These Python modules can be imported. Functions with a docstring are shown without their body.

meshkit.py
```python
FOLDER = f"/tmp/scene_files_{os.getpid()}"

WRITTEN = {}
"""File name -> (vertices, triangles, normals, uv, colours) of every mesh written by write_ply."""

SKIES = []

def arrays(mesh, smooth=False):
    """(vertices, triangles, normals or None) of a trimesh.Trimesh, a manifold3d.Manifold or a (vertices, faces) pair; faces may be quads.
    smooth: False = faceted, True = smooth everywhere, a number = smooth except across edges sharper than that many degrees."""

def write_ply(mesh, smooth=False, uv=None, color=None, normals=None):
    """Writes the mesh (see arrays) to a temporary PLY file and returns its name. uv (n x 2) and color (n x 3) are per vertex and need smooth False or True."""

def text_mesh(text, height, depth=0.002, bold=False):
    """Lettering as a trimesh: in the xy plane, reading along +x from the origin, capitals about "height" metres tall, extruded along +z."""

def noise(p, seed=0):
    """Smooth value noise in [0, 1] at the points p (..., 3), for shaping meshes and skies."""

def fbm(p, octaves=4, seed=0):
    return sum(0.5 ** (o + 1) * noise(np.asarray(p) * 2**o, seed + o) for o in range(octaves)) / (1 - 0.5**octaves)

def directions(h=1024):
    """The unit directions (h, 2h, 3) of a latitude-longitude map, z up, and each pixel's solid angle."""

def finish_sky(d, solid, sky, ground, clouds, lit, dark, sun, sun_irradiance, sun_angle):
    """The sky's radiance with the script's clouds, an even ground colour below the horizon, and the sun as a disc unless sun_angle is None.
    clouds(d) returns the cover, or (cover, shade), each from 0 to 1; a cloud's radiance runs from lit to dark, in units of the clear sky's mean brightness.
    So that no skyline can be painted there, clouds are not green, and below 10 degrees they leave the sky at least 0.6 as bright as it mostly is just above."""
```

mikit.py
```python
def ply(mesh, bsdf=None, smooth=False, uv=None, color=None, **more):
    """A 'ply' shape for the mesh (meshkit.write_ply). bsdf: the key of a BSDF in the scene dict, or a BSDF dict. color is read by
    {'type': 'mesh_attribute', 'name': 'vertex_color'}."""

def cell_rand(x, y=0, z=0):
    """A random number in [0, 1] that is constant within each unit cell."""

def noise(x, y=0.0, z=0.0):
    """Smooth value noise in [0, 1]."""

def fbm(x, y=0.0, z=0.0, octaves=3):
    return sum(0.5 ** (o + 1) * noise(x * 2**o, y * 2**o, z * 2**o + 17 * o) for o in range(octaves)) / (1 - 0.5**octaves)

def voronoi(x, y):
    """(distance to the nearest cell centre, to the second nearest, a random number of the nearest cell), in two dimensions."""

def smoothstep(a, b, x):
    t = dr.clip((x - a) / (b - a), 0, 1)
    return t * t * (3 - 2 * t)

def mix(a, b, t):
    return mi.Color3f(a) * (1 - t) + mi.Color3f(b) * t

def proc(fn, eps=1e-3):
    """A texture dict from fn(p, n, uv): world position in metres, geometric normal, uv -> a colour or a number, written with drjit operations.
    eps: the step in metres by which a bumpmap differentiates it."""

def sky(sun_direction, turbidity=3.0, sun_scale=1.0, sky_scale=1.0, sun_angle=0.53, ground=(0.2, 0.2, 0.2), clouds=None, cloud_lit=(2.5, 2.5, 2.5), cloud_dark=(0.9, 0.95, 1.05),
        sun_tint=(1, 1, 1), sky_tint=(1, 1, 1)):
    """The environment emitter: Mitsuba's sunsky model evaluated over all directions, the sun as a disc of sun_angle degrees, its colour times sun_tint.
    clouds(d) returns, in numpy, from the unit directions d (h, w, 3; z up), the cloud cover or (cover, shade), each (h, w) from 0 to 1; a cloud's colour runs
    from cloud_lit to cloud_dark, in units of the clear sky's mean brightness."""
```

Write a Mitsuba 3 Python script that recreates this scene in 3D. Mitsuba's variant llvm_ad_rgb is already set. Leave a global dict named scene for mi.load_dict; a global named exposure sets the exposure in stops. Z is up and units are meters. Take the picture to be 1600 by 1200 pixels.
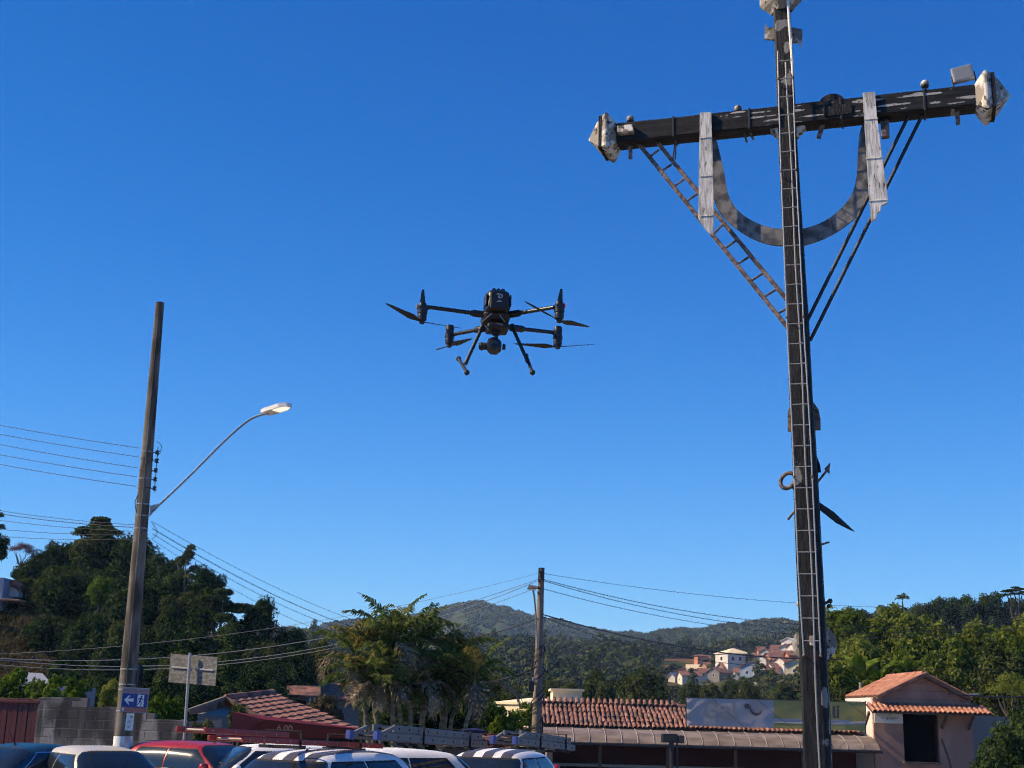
import math, random
import numpy as np, trimesh, drjit as dr, mitsuba as mi, manifold3d as m3
from shapely.geometry import Polygon, Point, LineString
from shapely.ops import unary_union
from shapely import affinity
import mikit, meshkit
from mikit import noise, fbm, cell_rand, smoothstep, mix, proc

random.seed(7); rng = np.random.default_rng(7)
T = mi.ScalarTransform4f
scene, labels = {}, {}

# ------------------------------------------------------------------ camera, sky, exposure
FPX = 2000.0                                   # focal length for a 1600 px wide picture
PITCH, ROLL = math.atan(510 / FPX), math.atan(.028)
EYE = np.array([0, 0, 2.1])
FW = np.array([0, math.cos(PITCH), math.sin(PITCH)])
_u0 = np.array([0, -math.sin(PITCH), math.cos(PITCH)]); _r0 = np.array([1., 0, 0])
UP = math.cos(ROLL) * _u0 - math.sin(ROLL) * _r0
RT = math.cos(ROLL) * _r0 + math.sin(ROLL) * _u0
HAZE = 1.4e-4
scene['camera'] = {'type': 'perspective', 'fov': math.degrees(2 * math.atan(800 / FPX)), 'fov_axis': 'x',
                   'near_clip': .05, 'far_clip': 20000.,
                   'to_world': T().look_at(origin=EYE.tolist(), target=(EYE + FW).tolist(), up=UP.tolist()),
                   'medium': {'type': 'ref', 'id': 'haze_air'}}
SUN_AZ, SUN_EL = math.radians(-3), math.radians(38)        # sun far to the left, a touch this side
SUN = np.array([-math.cos(SUN_AZ) * math.cos(SUN_EL), math.sin(SUN_AZ) * math.cos(SUN_EL), math.sin(SUN_EL)])
scene['sky'] = mikit.sky(SUN.tolist(), turbidity=2.2, sun_scale=1.65, sun_tint=(1., .97, .9), sky_scale=.94, sky_tint=(.05, .88, 2.0), ground=(.1, .1, .07),
                         clouds=lambda d: np.exp(-np.degrees(np.arcsin(np.clip(d[..., 2], 0, 1))) / 6), cloud_lit=(1.65, 3.6, 5.6))   # a thin veil of mist that thickens evenly towards the horizon
exposure = 1.4
scene['haze_air'] = {'type': 'homogeneous', 'albedo': {'type': 'rgb', 'value': [.9, .95, .98]}, 'sigma_t': {'type': 'rgb', 'value': [HAZE * .7, HAZE * .95, HAZE * 1.35]}}


def P(px, py, Y):
    """The place at forward distance Y that the photograph shows at this pixel."""
    d = FW + (px - 800) / FPX * RT + (600 - py) / FPX * UP
    return EYE + d * (Y / d[1])


# ------------------------------------------------------------------ materials
def rgb(c): return {'type': 'rgb', 'value': list(c)}


def mat(name, color, rough=.6, metallic=0., spec=.4, bump=None, **kw):
    d = {'type': 'principled', 'base_color': proc(color) if callable(color) else rgb(color), 'roughness': float(rough), 'metallic': float(metallic), 'specular': float(spec), **kw}
    if bump: d = {'type': 'bumpmap', 'arbitrary': proc(bump[0], bump[2] if len(bump) > 2 else 2e-3), 'scale': bump[1], 'bsdf': d}
    scene[name] = {'type': 'twosided', 'bsdf': d}
    return name


def diffuse(name, color):
    scene[name] = {'type': 'twosided', 'bsdf': {'type': 'diffuse', 'reflectance': proc(color) if callable(color) else rgb(color)}}
    return name


def leaf(name, c0, c1, f=.7, trans=.5, c2=None):
    c2 = c2 or c1
    def fn(p, n, uv):
        a = mix(c0, c1, smoothstep(.25, .75, noise(p.x * f, p.y * f, p.z * f)))
        b = cell_rand(p.x * f * 9, p.y * f * 9, p.z * f * 9)
        return mix(a, c2, smoothstep(.8, 1., b)) * (.7 + .6 * b)
    scene[name] = {'type': 'principledthin', 'base_color': proc(fn), 'roughness': .6, 'diff_trans': float(trans), 'spec_trans': 0., 'eta': 1.12}
    return name


def black_timber(p, n, uv):
    g = fbm(p.x * 22, p.y * 22, p.z * 2.2)
    base = mix((.004, .0045, .0055), (.017, .018, .02), smoothstep(.35, .75, g))
    f1 = noise(p.x * 9 + 3, p.y * 9, p.z * 5) * smoothstep(.45, .8, noise(p.x * 1.3, p.y * 1.3, p.z * .9 + 4))
    flake = smoothstep(.58, .66, f1 + .22 * (fbm(p.x * 50, p.y * 50, p.z * 30) - .5))
    return mix(base, (.28, .28, .27), flake * .7)
def timber_grain(p, n, uv): return fbm(p.x * 40, p.y * 40, p.z * 5) + .6 * noise(p.x * 130, p.y * 130, p.z * 14)
def black_bar(p, n, uv):
    s = p.x * .954 - p.y * .301; q = p.x * .301 + p.y * .954
    g = fbm(s * 2.2, q * 22, p.z * 22)
    base = mix((.004, .0045, .0055), (.018, .019, .021), smoothstep(.35, .75, g))
    streak = smoothstep(.55, .75, noise(s * 4.5, q * 2, p.z * 26)) * smoothstep(.45, .75, noise(s * .9 + 2, q, p.z * 2))
    flake = smoothstep(.5, .6, streak * (.2 + 1.5 * fbm(s * 26, q * 50, p.z * 60)))
    return mix(base, (.45, .45, .43), flake * .8)
mat('black_bar_paint', black_bar, .6, spec=.3, bump=(lambda p, n, uv: fbm((p.x * .954 - p.y * .301) * 5, (p.x * .301 + p.y * .954) * 40, p.z * 40) + .5 * noise((p.x * .954 - p.y * .301) * 12, p.y * 20, p.z * 110), .006))
mat('black_timber_paint', black_timber, .6, spec=.3, bump=(timber_grain, .006))
def sheet(p, n, uv):
    g = .6 * fbm(p.x * 30, p.y * 30, p.z * 3.5) + .4 * fbm(p.x * 90, p.y * 90, p.z * 9)
    c = mix((.3, .29, .275), (.72, .7, .66), smoothstep(.32, .66, g))
    return mix(c, (.1, .095, .09), smoothstep(.66, .76, fbm(p.x * 55 + 5, p.y * 55, p.z * 7)))
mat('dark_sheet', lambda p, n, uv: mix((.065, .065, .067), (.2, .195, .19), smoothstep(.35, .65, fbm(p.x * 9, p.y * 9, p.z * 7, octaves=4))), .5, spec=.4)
mat('grey_sheet', sheet, .55, spec=.3, bump=(lambda p, n, uv: fbm(p.x * 30, p.y * 30, p.z * 6), .004))
def white_worn(p, n, uv):
    g = fbm(p.x * 9, p.y * 9, p.z * 5, octaves=4)
    c = mix((.66, .63, .57), (.26, .23, .19), smoothstep(.38, .54, g))
    return mix(c, (.04, .036, .032), smoothstep(.55, .68, fbm(p.x * 17 + 4, p.y * 17, p.z * 12, octaves=4)))
mat('worn_white', white_worn, .6)
def rust(p, n, uv): return mix((.25, .18, .15), (.08, .055, .045), smoothstep(.35, .65, fbm(p.x * 20, p.y * 20, p.z * 20)))
mat('rusty_metal', rust, .7)
mat('dark_metal', (.02, .02, .022), .5)
mat('grey_metal', (.28, .28, .28), .45, metallic=.3)
mat('galvanised', lambda p, n, uv: mix((.3, .3, .3), (.42, .42, .41), fbm(p.x * 30, p.y * 30, p.z * 30)), .5, metallic=.4)
mat('wire_pale', (.3, .3, .3), .5)
mat('wire_black', (.025, .025, .03), .6)
mat('drone_shell', (.012, .013, .016), .38, spec=.5)
mat('drone_matt', (.02, .021, .024), .55)
mat('drone_steel', (.25, .25, .26), .3, metallic=.8)
mat('lens_glass', (.01, .01, .02), .05, spec=.8)
mat('white_print', (.7, .7, .7), .6)
mat('glow_red', (.7, .02, .04), .3)
scene['glow_red_light'] = {'type': 'twosided', 'bsdf': {'type': 'diffuse', 'reflectance': rgb((.6, .05, .08))}}
def concrete(p, n, uv):
    g = fbm(p.x * 6, p.y * 6, p.z * 1.2)
    c = mix((.055, .048, .04), (.2, .18, .148), smoothstep(.3, .75, g))
    return c * (.8 + .4 * fbm(p.x * 60, p.y * 60, p.z * 60))
mat('pole_concrete', concrete, .85, spec=.2, bump=(lambda p, n, uv: fbm(p.x * 25, p.y * 25, p.z * 25), .004))
mat('pole_wood', lambda p, n, uv: mix((.12, .09, .065), (.3, .24, .19), fbm(p.x * 14, p.y * 14, p.z * 1.5)), .85, spec=.2)
mat('white_paint', lambda p, n, uv: mix((.75, .74, .71), (.45, .43, .4), smoothstep(.5, .8, fbm(p.x * 7, p.y * 7, p.z * 3))), .6)
mat('porcelain', (.03, .02, .02), .25, spec=.6)
mat('lamp_lens', (.85, .84, .78), .15, spec=.6)


# ------------------------------------------------------------------ entries and meshes
def numbered(key):
    if key not in scene and key not in labels and not any(k.startswith(key + '__') for k in _roots.get(key, ())): return key
    i = _count.get(key, 0) + 1; _count[key] = i
    return f'{key}_{i:03d}'
_count, _roots = {}, {}


def thing(name, label, cat, group=None, kind=None):
    key = name
    if key in labels or key in scene:
        i = _count.get(name, 0) + 1; _count[name] = i; key = f'{name}_{i:03d}'
    labels[key] = {k: v for k, v in (('label', label), ('category', cat), ('group', group), ('kind', kind)) if v}
    return key


def part(parent, name, mesh, m, smooth=False, label=None, kind=None, **kw):
    base = f'{parent}__{name}'; key = base
    if key in scene:
        i = _count.get(base, 0) + 1; _count[base] = i; key = f'{base}_{i:03d}'
    shape = dict(mesh) if isinstance(mesh, dict) else mikit.ply(mesh, m, smooth=smooth)
    scene[key] = {**shape, **kw}
    if label: labels.setdefault(key, {})['label'] = label
    if kind: labels.setdefault(key, {})['kind'] = kind
    return key


def solo(name, mesh, m, label, cat, group=None, kind=None, smooth=False, **kw):
    key = thing(name, label, cat, group, kind)
    scene[key] = {**(dict(mesh) if isinstance(mesh, dict) else mikit.ply(mesh, m, smooth=smooth)), **kw}
    return key


def struct(name, mesh, m, smooth=True, label=None):
    scene[name] = mikit.ply(mesh, m, smooth=smooth)
    labels[name] = {'kind': 'structure', **({'label': label} if label else {})}
    return name


def cat_(*ms):
    ms = [m for m in ms if m is not None and len(m.faces)]
    return trimesh.Trimesh(np.vstack([m.vertices for m in ms]), np.vstack([m.faces + o for m, o in zip(ms, np.cumsum([0] + [len(m.vertices) for m in ms[:-1]]))]), process=False)


def cbox(size, c=(0, 0, 0), b=.006, M=None):
    """A box with chamfered edges."""
    h = np.array(size, float) / 2; b = min(b, h.min() * .8)
    pts = []
    for s in np.ndindex(2, 2, 2):
        s = np.array(s) * 2 - 1
        for k in range(3):
            q = (h - b); q[k] = h[k]; pts.append(s * q)
    m = trimesh.convex.convex_hull(np.array(pts)); v = m.vertices
    v = v @ np.asarray(M).T if M is not None else v
    return trimesh.Trimesh(v + np.array(c), m.faces, process=False)


def basis(d, up=(0, 0, 1)):
    """Columns: across, along d, up."""
    d = np.asarray(d, float) / np.linalg.norm(d); a = np.cross(d, up)
    if np.linalg.norm(a) < 1e-6: a = np.cross(d, (0, 1, 0))
    a /= np.linalg.norm(a)
    return np.stack([a, d, np.cross(a, d)], 1)


def beam(p0, p1, w, h, b=.004, up=(0, 0, 1)):
    p0, p1 = np.asarray(p0, float), np.asarray(p1, float)
    return cbox((w, np.linalg.norm(p1 - p0), h), (p0 + p1) / 2, b, basis(p1 - p0, up))


def tube(pts, r, sides=8, caps=True):
    p = np.asarray(pts, float); n = len(p); r = np.broadcast_to(r, n)
    t = np.gradient(p, axis=0); t /= np.linalg.norm(t, axis=1, keepdims=True) + 1e-12
    a = np.cross(t[0], (0, 0, 1)) if abs(t[0][2]) < .9 else np.cross(t[0], (1, 0, 0))
    A = []
    for i in range(n):
        a = a - t[i] * (a @ t[i]); a /= np.linalg.norm(a); A.append(a)
    A = np.array(A); B = np.cross(t, A)
    g = np.arange(sides) * 2 * np.pi / sides
    v = p[:, None] + r[:, None, None] * (np.cos(g)[None, :, None] * A[:, None] + np.sin(g)[None, :, None] * B[:, None])
    i, j = np.meshgrid(np.arange(n - 1), np.arange(sides), indexing='ij')
    q = np.stack([i * sides + j, i * sides + (j + 1) % sides, (i + 1) * sides + (j + 1) % sides, (i + 1) * sides + j], -1).reshape(-1, 4)
    v = v.reshape(-1, 3); f = np.vstack([q[:, [0, 1, 2]], q[:, [0, 2, 3]]])
    if caps:
        v = np.vstack([v, p[:1], p[-1:]]); c0, c1 = len(v) - 2, len(v) - 1; k = np.arange(sides)
        f = np.vstack([f, np.stack([(k + 1) % sides, k, k * 0 + c0], 1), np.stack([(n - 1) * sides + k, (n - 1) * sides + (k + 1) % sides, k * 0 + c1], 1)])
    return trimesh.Trimesh(v, f, process=False)


def rod(p0, p1, r, r1=None, sides=10): return tube([p0, p1], [r, r if r1 is None else r1], sides)


def lathe(prof, c=(0, 0, 0), axis=(0, 0, 1), sides=20, spin=0.):
    """prof: (radius, distance along the axis)."""
    B = basis(axis); prof = np.asarray(prof, float); k = len(prof)
    g = np.arange(sides) * 2 * np.pi / sides + spin
    v = (np.cos(g)[None, :, None] * B[:, 0] + np.sin(g)[None, :, None] * B[:, 2]) * prof[:, 0][:, None, None] + prof[:, 1][:, None, None] * B[:, 1]
    i, j = np.meshgrid(np.arange(k - 1), np.arange(sides), indexing='ij')
    q = np.stack([i * sides + j, (i + 1) * sides + j, (i + 1) * sides + (j + 1) % sides, i * sides + (j + 1) % sides], -1).reshape(-1, 4)
    v = v.reshape(-1, 3)
    v = np.vstack([v, B[:, 1] * prof[0, 1], B[:, 1] * prof[-1, 1]]) + np.array(c)
    n = len(v); jj = np.arange(sides)
    f = np.vstack([q[:, [0, 1, 2]], q[:, [0, 2, 3]], np.stack([jj, (jj + 1) % sides, jj * 0 + n - 2], 1), np.stack([(k - 1) * sides + (jj + 1) % sides, (k - 1) * sides + jj, jj * 0 + n - 1], 1)])
    m = trimesh.Trimesh(v, f, process=False)
    if m.volume < 0: m.invert()
    return m


def plate(poly, thick, M=None, c=(0, 0, 0)):
    """A flat outline (x, y) given its thickness along +z, then turned by M and moved."""
    poly = poly if hasattr(poly, 'exterior') or hasattr(poly, 'geoms') else Polygon(poly)
    m = cat_(*[trimesh.creation.extrude_polygon(g, thick, engine='earcut') for g in getattr(poly, 'geoms', [poly])])
    v = m.vertices
    if M is not None: v = v @ np.asarray(M, float).T
    m = trimesh.Trimesh(v + np.array(c), m.faces, process=False)
    if m.volume < 0: m.invert()
    return m


def quads(V, F): return trimesh.Trimesh(np.asarray(V, float), np.vstack([np.asarray(F)[:, [0, 1, 2]], np.asarray(F)[:, [0, 2, 3]]]), process=False)


def grid(Pts):
    """A sheet through an (n, m, 3) array of points."""
    n, m = Pts.shape[:2]; i, j = np.meshgrid(np.arange(n - 1), np.arange(m - 1), indexing='ij'); k = i * m + j
    return quads(Pts.reshape(-1, 3), np.stack([k, k + 1, k + m + 1, k + m], -1).reshape(-1, 4))


def hull(pts): 
    m = trimesh.convex.convex_hull(np.asarray(pts, float)); return trimesh.Trimesh(m.vertices, m.faces, process=False)


def ball(c, r, sub=2, s=(1, 1, 1)):
    m = trimesh.creation.icosphere(sub); return trimesh.Trimesh(m.vertices * r * np.array(s) + np.array(c), m.faces, process=False)


def wire(p0, p1, sag, r, n=24, sides=4):
    r = r * .72
    t = np.linspace(0, 1, n)[:, None]; p = np.asarray(p0) * (1 - t) + np.asarray(p1) * t
    p[:, 2] -= sag * 4 * t[:, 0] * (1 - t[:, 0])
    return tube(p, r, sides)


VERT = np.array([[1, 0, 0], [0, 0, -1], [0, 1, 0.]])        # lays an outline (x, y) upright facing the viewer: y -> z, thickness -> -y


def yaw(a):
    return np.array([[math.cos(a), -math.sin(a), 0], [math.sin(a), math.cos(a), 0], [0, 0, 1.]])
# ------------------------------------------------------------------ the cross
ROT = math.radians(17.5)
EX, EY = np.array([math.cos(ROT), -math.sin(ROT), 0]), np.array([math.sin(ROT), math.cos(ROT), 0])
CO = P(1278, 1200, 18.0); CO[2] = 0
CM = np.stack([EX, EY, [0, 0, 1]], 1)


def C(px, py, off=0.):
    """Where the cross's own plane, moved back by off, stands at this pixel: (along the bar, height)."""
    d = FW + (px - 800) / FPX * RT + (600 - py) / FPX * UP
    t = (off - (EYE - CO) @ EY) / (d @ EY); p = EYE + d * t
    return np.array([(p - CO) @ EX, p[2]])


def W(x, off, z): return CO + EX * x + EY * off + np.array([0, 0, z])
def W2(xz, off): return W(xz[0], off, xz[1])


FACE = -.165                                       # the front face at half height
zs = np.array([0, 1.46, 4.4, 7.2, 10.88, 12.4, 13.6]); cx = np.array([.03, .005, -.03, -.085, -.16, -.185, -.205]); hw = np.array([.19, .182, .172, .155, .133, .127, .124])
def axis(z): return np.interp(z, zs, cx)
def half(z): return np.interp(z, zs, hw)
def front(z): return -half(z)


cross = thing('wooden_cross', 'tall black painted wooden cross with pointed white end caps, standing above the car park', 'cross')
# post: a tapering square timber with chamfered corners and a slightly uneven face
rows = []
for z in np.linspace(0, 13.6, 120):
    h, a, b = half(z), axis(z), .03
    w = (meshkit.fbm(np.array([[z * 1.7, 0, 3.], [z * 1.7, 5, 3.]]), 3) - .5) * .018
    ring = [(-h + b, -h), (h - b, -h), (h, -h + b), (h, h - b), (h - b, h), (-h + b, h), (-h, h - b), (-h, -h + b)]
    rows.append([W(a + x + w[0], y + w[1], z) for x, y in ring])
R_ = np.array(rows); R_ = np.concatenate([R_, R_[:, :1]], 1)
part(cross, 'post', grid(R_), 'black_timber_paint', smooth=25)
BZ = 11.03
def bar_mesh(x0, x1):
    rr = []
    for x in np.linspace(x0, x1, 60):
        h = .165 + .012 * (meshkit.fbm(np.array([[x * 2., 3., 1.]]), 3)[0] - .5); b = .02
        rr.append([W(x, y, BZ + z) for y, z in [(-h, -h + b), (-h + b, -h), (h - b, -h), (h, -h + b), (h, h - b), (h - b, h), (-h + b, h), (-h, h - b)]])
    rr = np.array(rr); rr = np.concatenate([rr, rr[:, :1]], 1)
    return cat_(grid(rr), hull(rr[0]), hull(rr[-1]))
XL, XR = -2.83, 2.58
part(cross, 'crossbar', bar_mesh(XL, -.27), 'black_bar_paint', smooth=25)
part(cross, 'crossbar', bar_mesh(-.05, XR), 'black_bar_paint', smooth=25)
for x, s in ((XL, -1), (XR, 1)):
    q = math.sqrt(2)
    prof = [(.15 * q, -.03), (.19 * q, 0), (.285 * q, .09), (.3 * q, .115), (.3 * q, .14), (.285 * q, .165), (.235 * q, .24), (.225 * q, .25), (.2 * q, .29), (.19 * q, .3), (.012, .47)]
    part(cross, 'end_cap', lathe(prof, W(x, 0, BZ), EX * s, 4, math.pi / 4), 'worn_white', label='pointed end cap on the left arm' if s < 0 else 'pointed end cap on the right arm')
    part(cross, 'cap_collar', cat_(*[cbox((.06, .5, .05), (W(x + s * .21, 0, BZ) + EX * 0), .01, CM)][:0], lathe([(.24 * q, .19), (.27 * q, .2), (.27 * q, .245), (.24 * q, .255)], W(x, 0, BZ), EX * s, 4, math.pi / 4)), 'black_timber_paint')
# capital at the top of the frame and its cap beyond the frame
q = math.sqrt(2)
part(cross, 'capital', lathe([(.13 * q, 12.86), (.15 * q, 12.9), (.22 * q, 12.98), (.25 * q, 13.05), (.25 * q, 13.3), (.2 * q, 13.45), (.02, 13.8)], W(axis(13), 0, 0), (0, 0, 1), 4, math.pi / 4 - ROT), 'worn_white')
for s in (-1, 1):     # carved brackets under the bar
    o = [(0, 0), (.13, 0), (.13, -.03), (.09, -.05), (.075, -.09), (.03, -.1), (.02, -.15), (0, -.16)]
    part(cross, 'bracket', plate([(a * s, b) for a, b in o], .16, CM @ VERT, W(axis(10.8) + s * .135, .08, BZ - .165)), 'worn_white')
for x in (-1.9, -.72, .65, 1.85):   # iron straps round the bar
    part(cross, 'strap', cbox((.03, .355, .352), W(x, 0, BZ), .004, CM), 'dark_metal')

# fixed ladder on the front of the post
lad = thing('fixed_ladder', 'thin steel rung ladder fixed up the front of the black cross post', 'ladder')
off = -.36
def rail(pxs): return [W2(C(x, y, off), off) for x, y in pxs]
left = rail([(1215, 80), (1219.5, 242), (1230, 509), (1239, 694), (1247.5, 894), (1256, 1024)])
right = rail([(1237, 60), (1243, 242), (1256, 509), (1267, 694), (1276, 894), (1282.5, 1024)])
part(lad, 'rail', tube(left, .011, 8), 'galvanised', smooth=True); part(lad, 'rail', tube(right, .011, 8), 'galvanised', smooth=True)
lz, lx = np.array([p[2] for p in left]), np.array([(p - CO) @ EX for p in left]); rz, rx = np.array([p[2] for p in right]), np.array([(p - CO) @ EX for p in right])
z = C(1265, 1001, off)[1]
while z < C(1228, 76, off)[1]:
    part(lad, 'rung', rod(W(np.interp(-z, -lz, lx), off, z), W(np.interp(-z, -rz, rx), off, z), .0085, sides=6), 'galvanised', smooth=True); z += .3
for py in (1024, 745, 495, 265, 120):
    for rl in (left, right):
        zz = C(1250, py, off)[1]; xx = np.interp(-zz, -np.array([p[2] for p in rl]), [(p - CO) @ EX for p in rl])
        part(lad, 'bracket', cat_(rod(W(xx, off, zz), W(np.clip(xx, axis(zz) - half(zz) + .02, axis(zz) + half(zz) - .02), front(zz) + .01, zz), .01, sides=6), ball(W(xx, off - .012, zz), .022, 1)), 'rusty_metal')
solo('conduit', tube([W(axis(z) + .035 + .008 * math.sin(z * 2), front(z) - .045, z) for z in np.linspace(.1, 11.9, 40)], .014, 8), 'grey_metal', 'thin grey cable conduit running up the middle of the cross post', 'conduit', smooth=True)
solo('cable', tube([W(axis(z) + .072 + .012 * math.sin(z * 3.1), front(z) - .03, z) for z in np.linspace(.1, 10.6, 60)], .01, 6), 'wire_black', 'black cable running beside the conduit on the cross post', 'cable', smooth=True)
pp = [W2(C(x, y, -.2), -.2) for x, y in ((1228, -40), (1236, 72), (1239, 116))]
solo('white_pipe', tube(pp, .022, 10), 'white_paint', 'white pipe up the top of the cross post, right of its ladder', 'pipe', smooth=True)
junction = solo('junction_box', cbox((.07, .05, .13), W2(C(1269, 1001, -.21), -.2), .008, CM), 'worn_white', 'small white junction box low on the cross post behind its ladder', 'box')

# objects of the Passion on the far side and beneath the bar
def flat(pts, off, thick, hole=None):
    o = Polygon([C(x, y, off) for x, y in pts])
    if hole: o = o.difference(Polygon([C(x, y, off) for x, y in hole]))
    return plate(o, thick, CM @ VERT, CO + EY * (off + thick / 2))
bk = .24
solo('name_scroll', flat([(1196, 36), (1198.5, 43), (1199, 44), (1204, 44), (1212, 44), (1240, 44), (1247, 46), (1253, 47), (1254, 52), (1253, 66), (1252, 75), (1248, 67), (1236, 66), (1212, 63), (1204, 62.5), (1199, 61), (1195, 62), (1195, 50)], bk, .05), 'worn_white', 'white scroll board fixed behind the cross post near its top', 'scroll')
solo('arched_board', flat([(1231, 674), (1231, 645), (1234, 636), (1240, 632), (1262, 626), (1272, 630), (1279, 640), (1282, 655), (1282, 672), (1274, 672), (1274, 690), (1240, 690), (1240, 674)], bk, .05), 'rusty_metal', 'arched brown board showing on both sides of the cross post', 'board')
th = np.linspace(0, 2 * np.pi, 28, endpoint=False)
solo('round_plate', flat([(1273 + 35 * math.cos(t), 1006 + 30 * math.sin(t)) for t in th], bk, .06), 'worn_white', 'round whitish plate sticking out either side of the cross post', 'plate')
solo('spear', cat_(rod(W2(C(1231, 812, bk), bk), W2(C(1292, 735, bk), bk), .017), hull([W2(C(x, y, bk), bk + d) for x, y in ((1288, 733), (1296, 741), (1297, 723)) for d in (-.015, .015)])), 'rusty_metal', 'short spear with a pointed head slanting behind the cross post', 'spear')
ring = [(1231 + 11 * math.cos(t) - 3 * math.sin(t), 751 + 12 * math.sin(t)) for t in np.linspace(0, 2 * np.pi, 24)]
sw = thing('sword', 'long dark sword with a ring handle, pointing down right behind the cross post', 'sword')
part(sw, 'handle', tube([W2(C(x, y, bk), bk) for x, y in ring], .03, 8), 'rusty_metal', smooth=True)
part(sw, 'blade', flat([(1238, 752), (1282, 786), (1303, 800), (1336, 831), (1330, 829), (1306, 817), (1281, 797), (1238, 764)], bk, .03), 'dark_metal')
solo('nail', rod(W2(C(1270, 855, .1), .1), W2(C(1296, 847, .1), .1), .014), 'rusty_metal', 'iron nail jutting from the right of the cross post below the sword', 'nail')
solo('cloth_end_board', flat([(1276, 712), (1281, 725), (1283, 738), (1276, 738)], .12, .05), 'black_timber_paint', 'narrow dark board edge on the right of the cross post above the spear', 'board')

# leaning ladder from the left arm to the post
dl = thing('leaning_ladder', 'rusty brown ladder slanting from the left arm of the cross down to its post', 'ladder')
lo = .02
ra = [W2(C(x, y, lo), lo) for x, y in ((994, 220), (1231, 512))]; rb = [W2(C(x, y, lo), lo) for x, y in ((1024, 219), (1231, 470))]
part(dl, 'rail', beam(*ra, .05, .06, .006), 'rusty_metal'); part(dl, 'rail', beam(*rb, .05, .06, .006), 'rusty_metal')
for (x0, y0), (x1, y1) in zip([(1015, 245), (1034, 267), (1053.5, 291), (1072, 315), (1093, 341), (1114, 367), (1133, 388), (1153.5, 412), (1175, 438), (1195.5, 463), (1217, 489)], [(1030, 234), (1049.5, 257), (1069, 280), (1089, 303), (1111, 328), (1130, 350), (1150, 376), (1171, 401), (1192, 427), (1213, 452), (1229, 482)]):
    part(dl, 'rung', rod(W2(C(x0, y0, lo), lo), W2(C(x1, y1, lo), lo), .018, sides=8), 'rusty_metal', smooth=True)
for i, (a, b) in enumerate((((1422, 176), (1262, 500)), ((1444, 174), (1266, 532)))):
    solo('lance', rod(W2(C(*a, 0), 0), W2(C(*b, 0), 0), .026, sides=10), 'dark_metal', 'dark lance from right cross arm to its post, %s of the pair' % ('upper' if i == 0 else 'lower'), 'lance', smooth=True)

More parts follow.
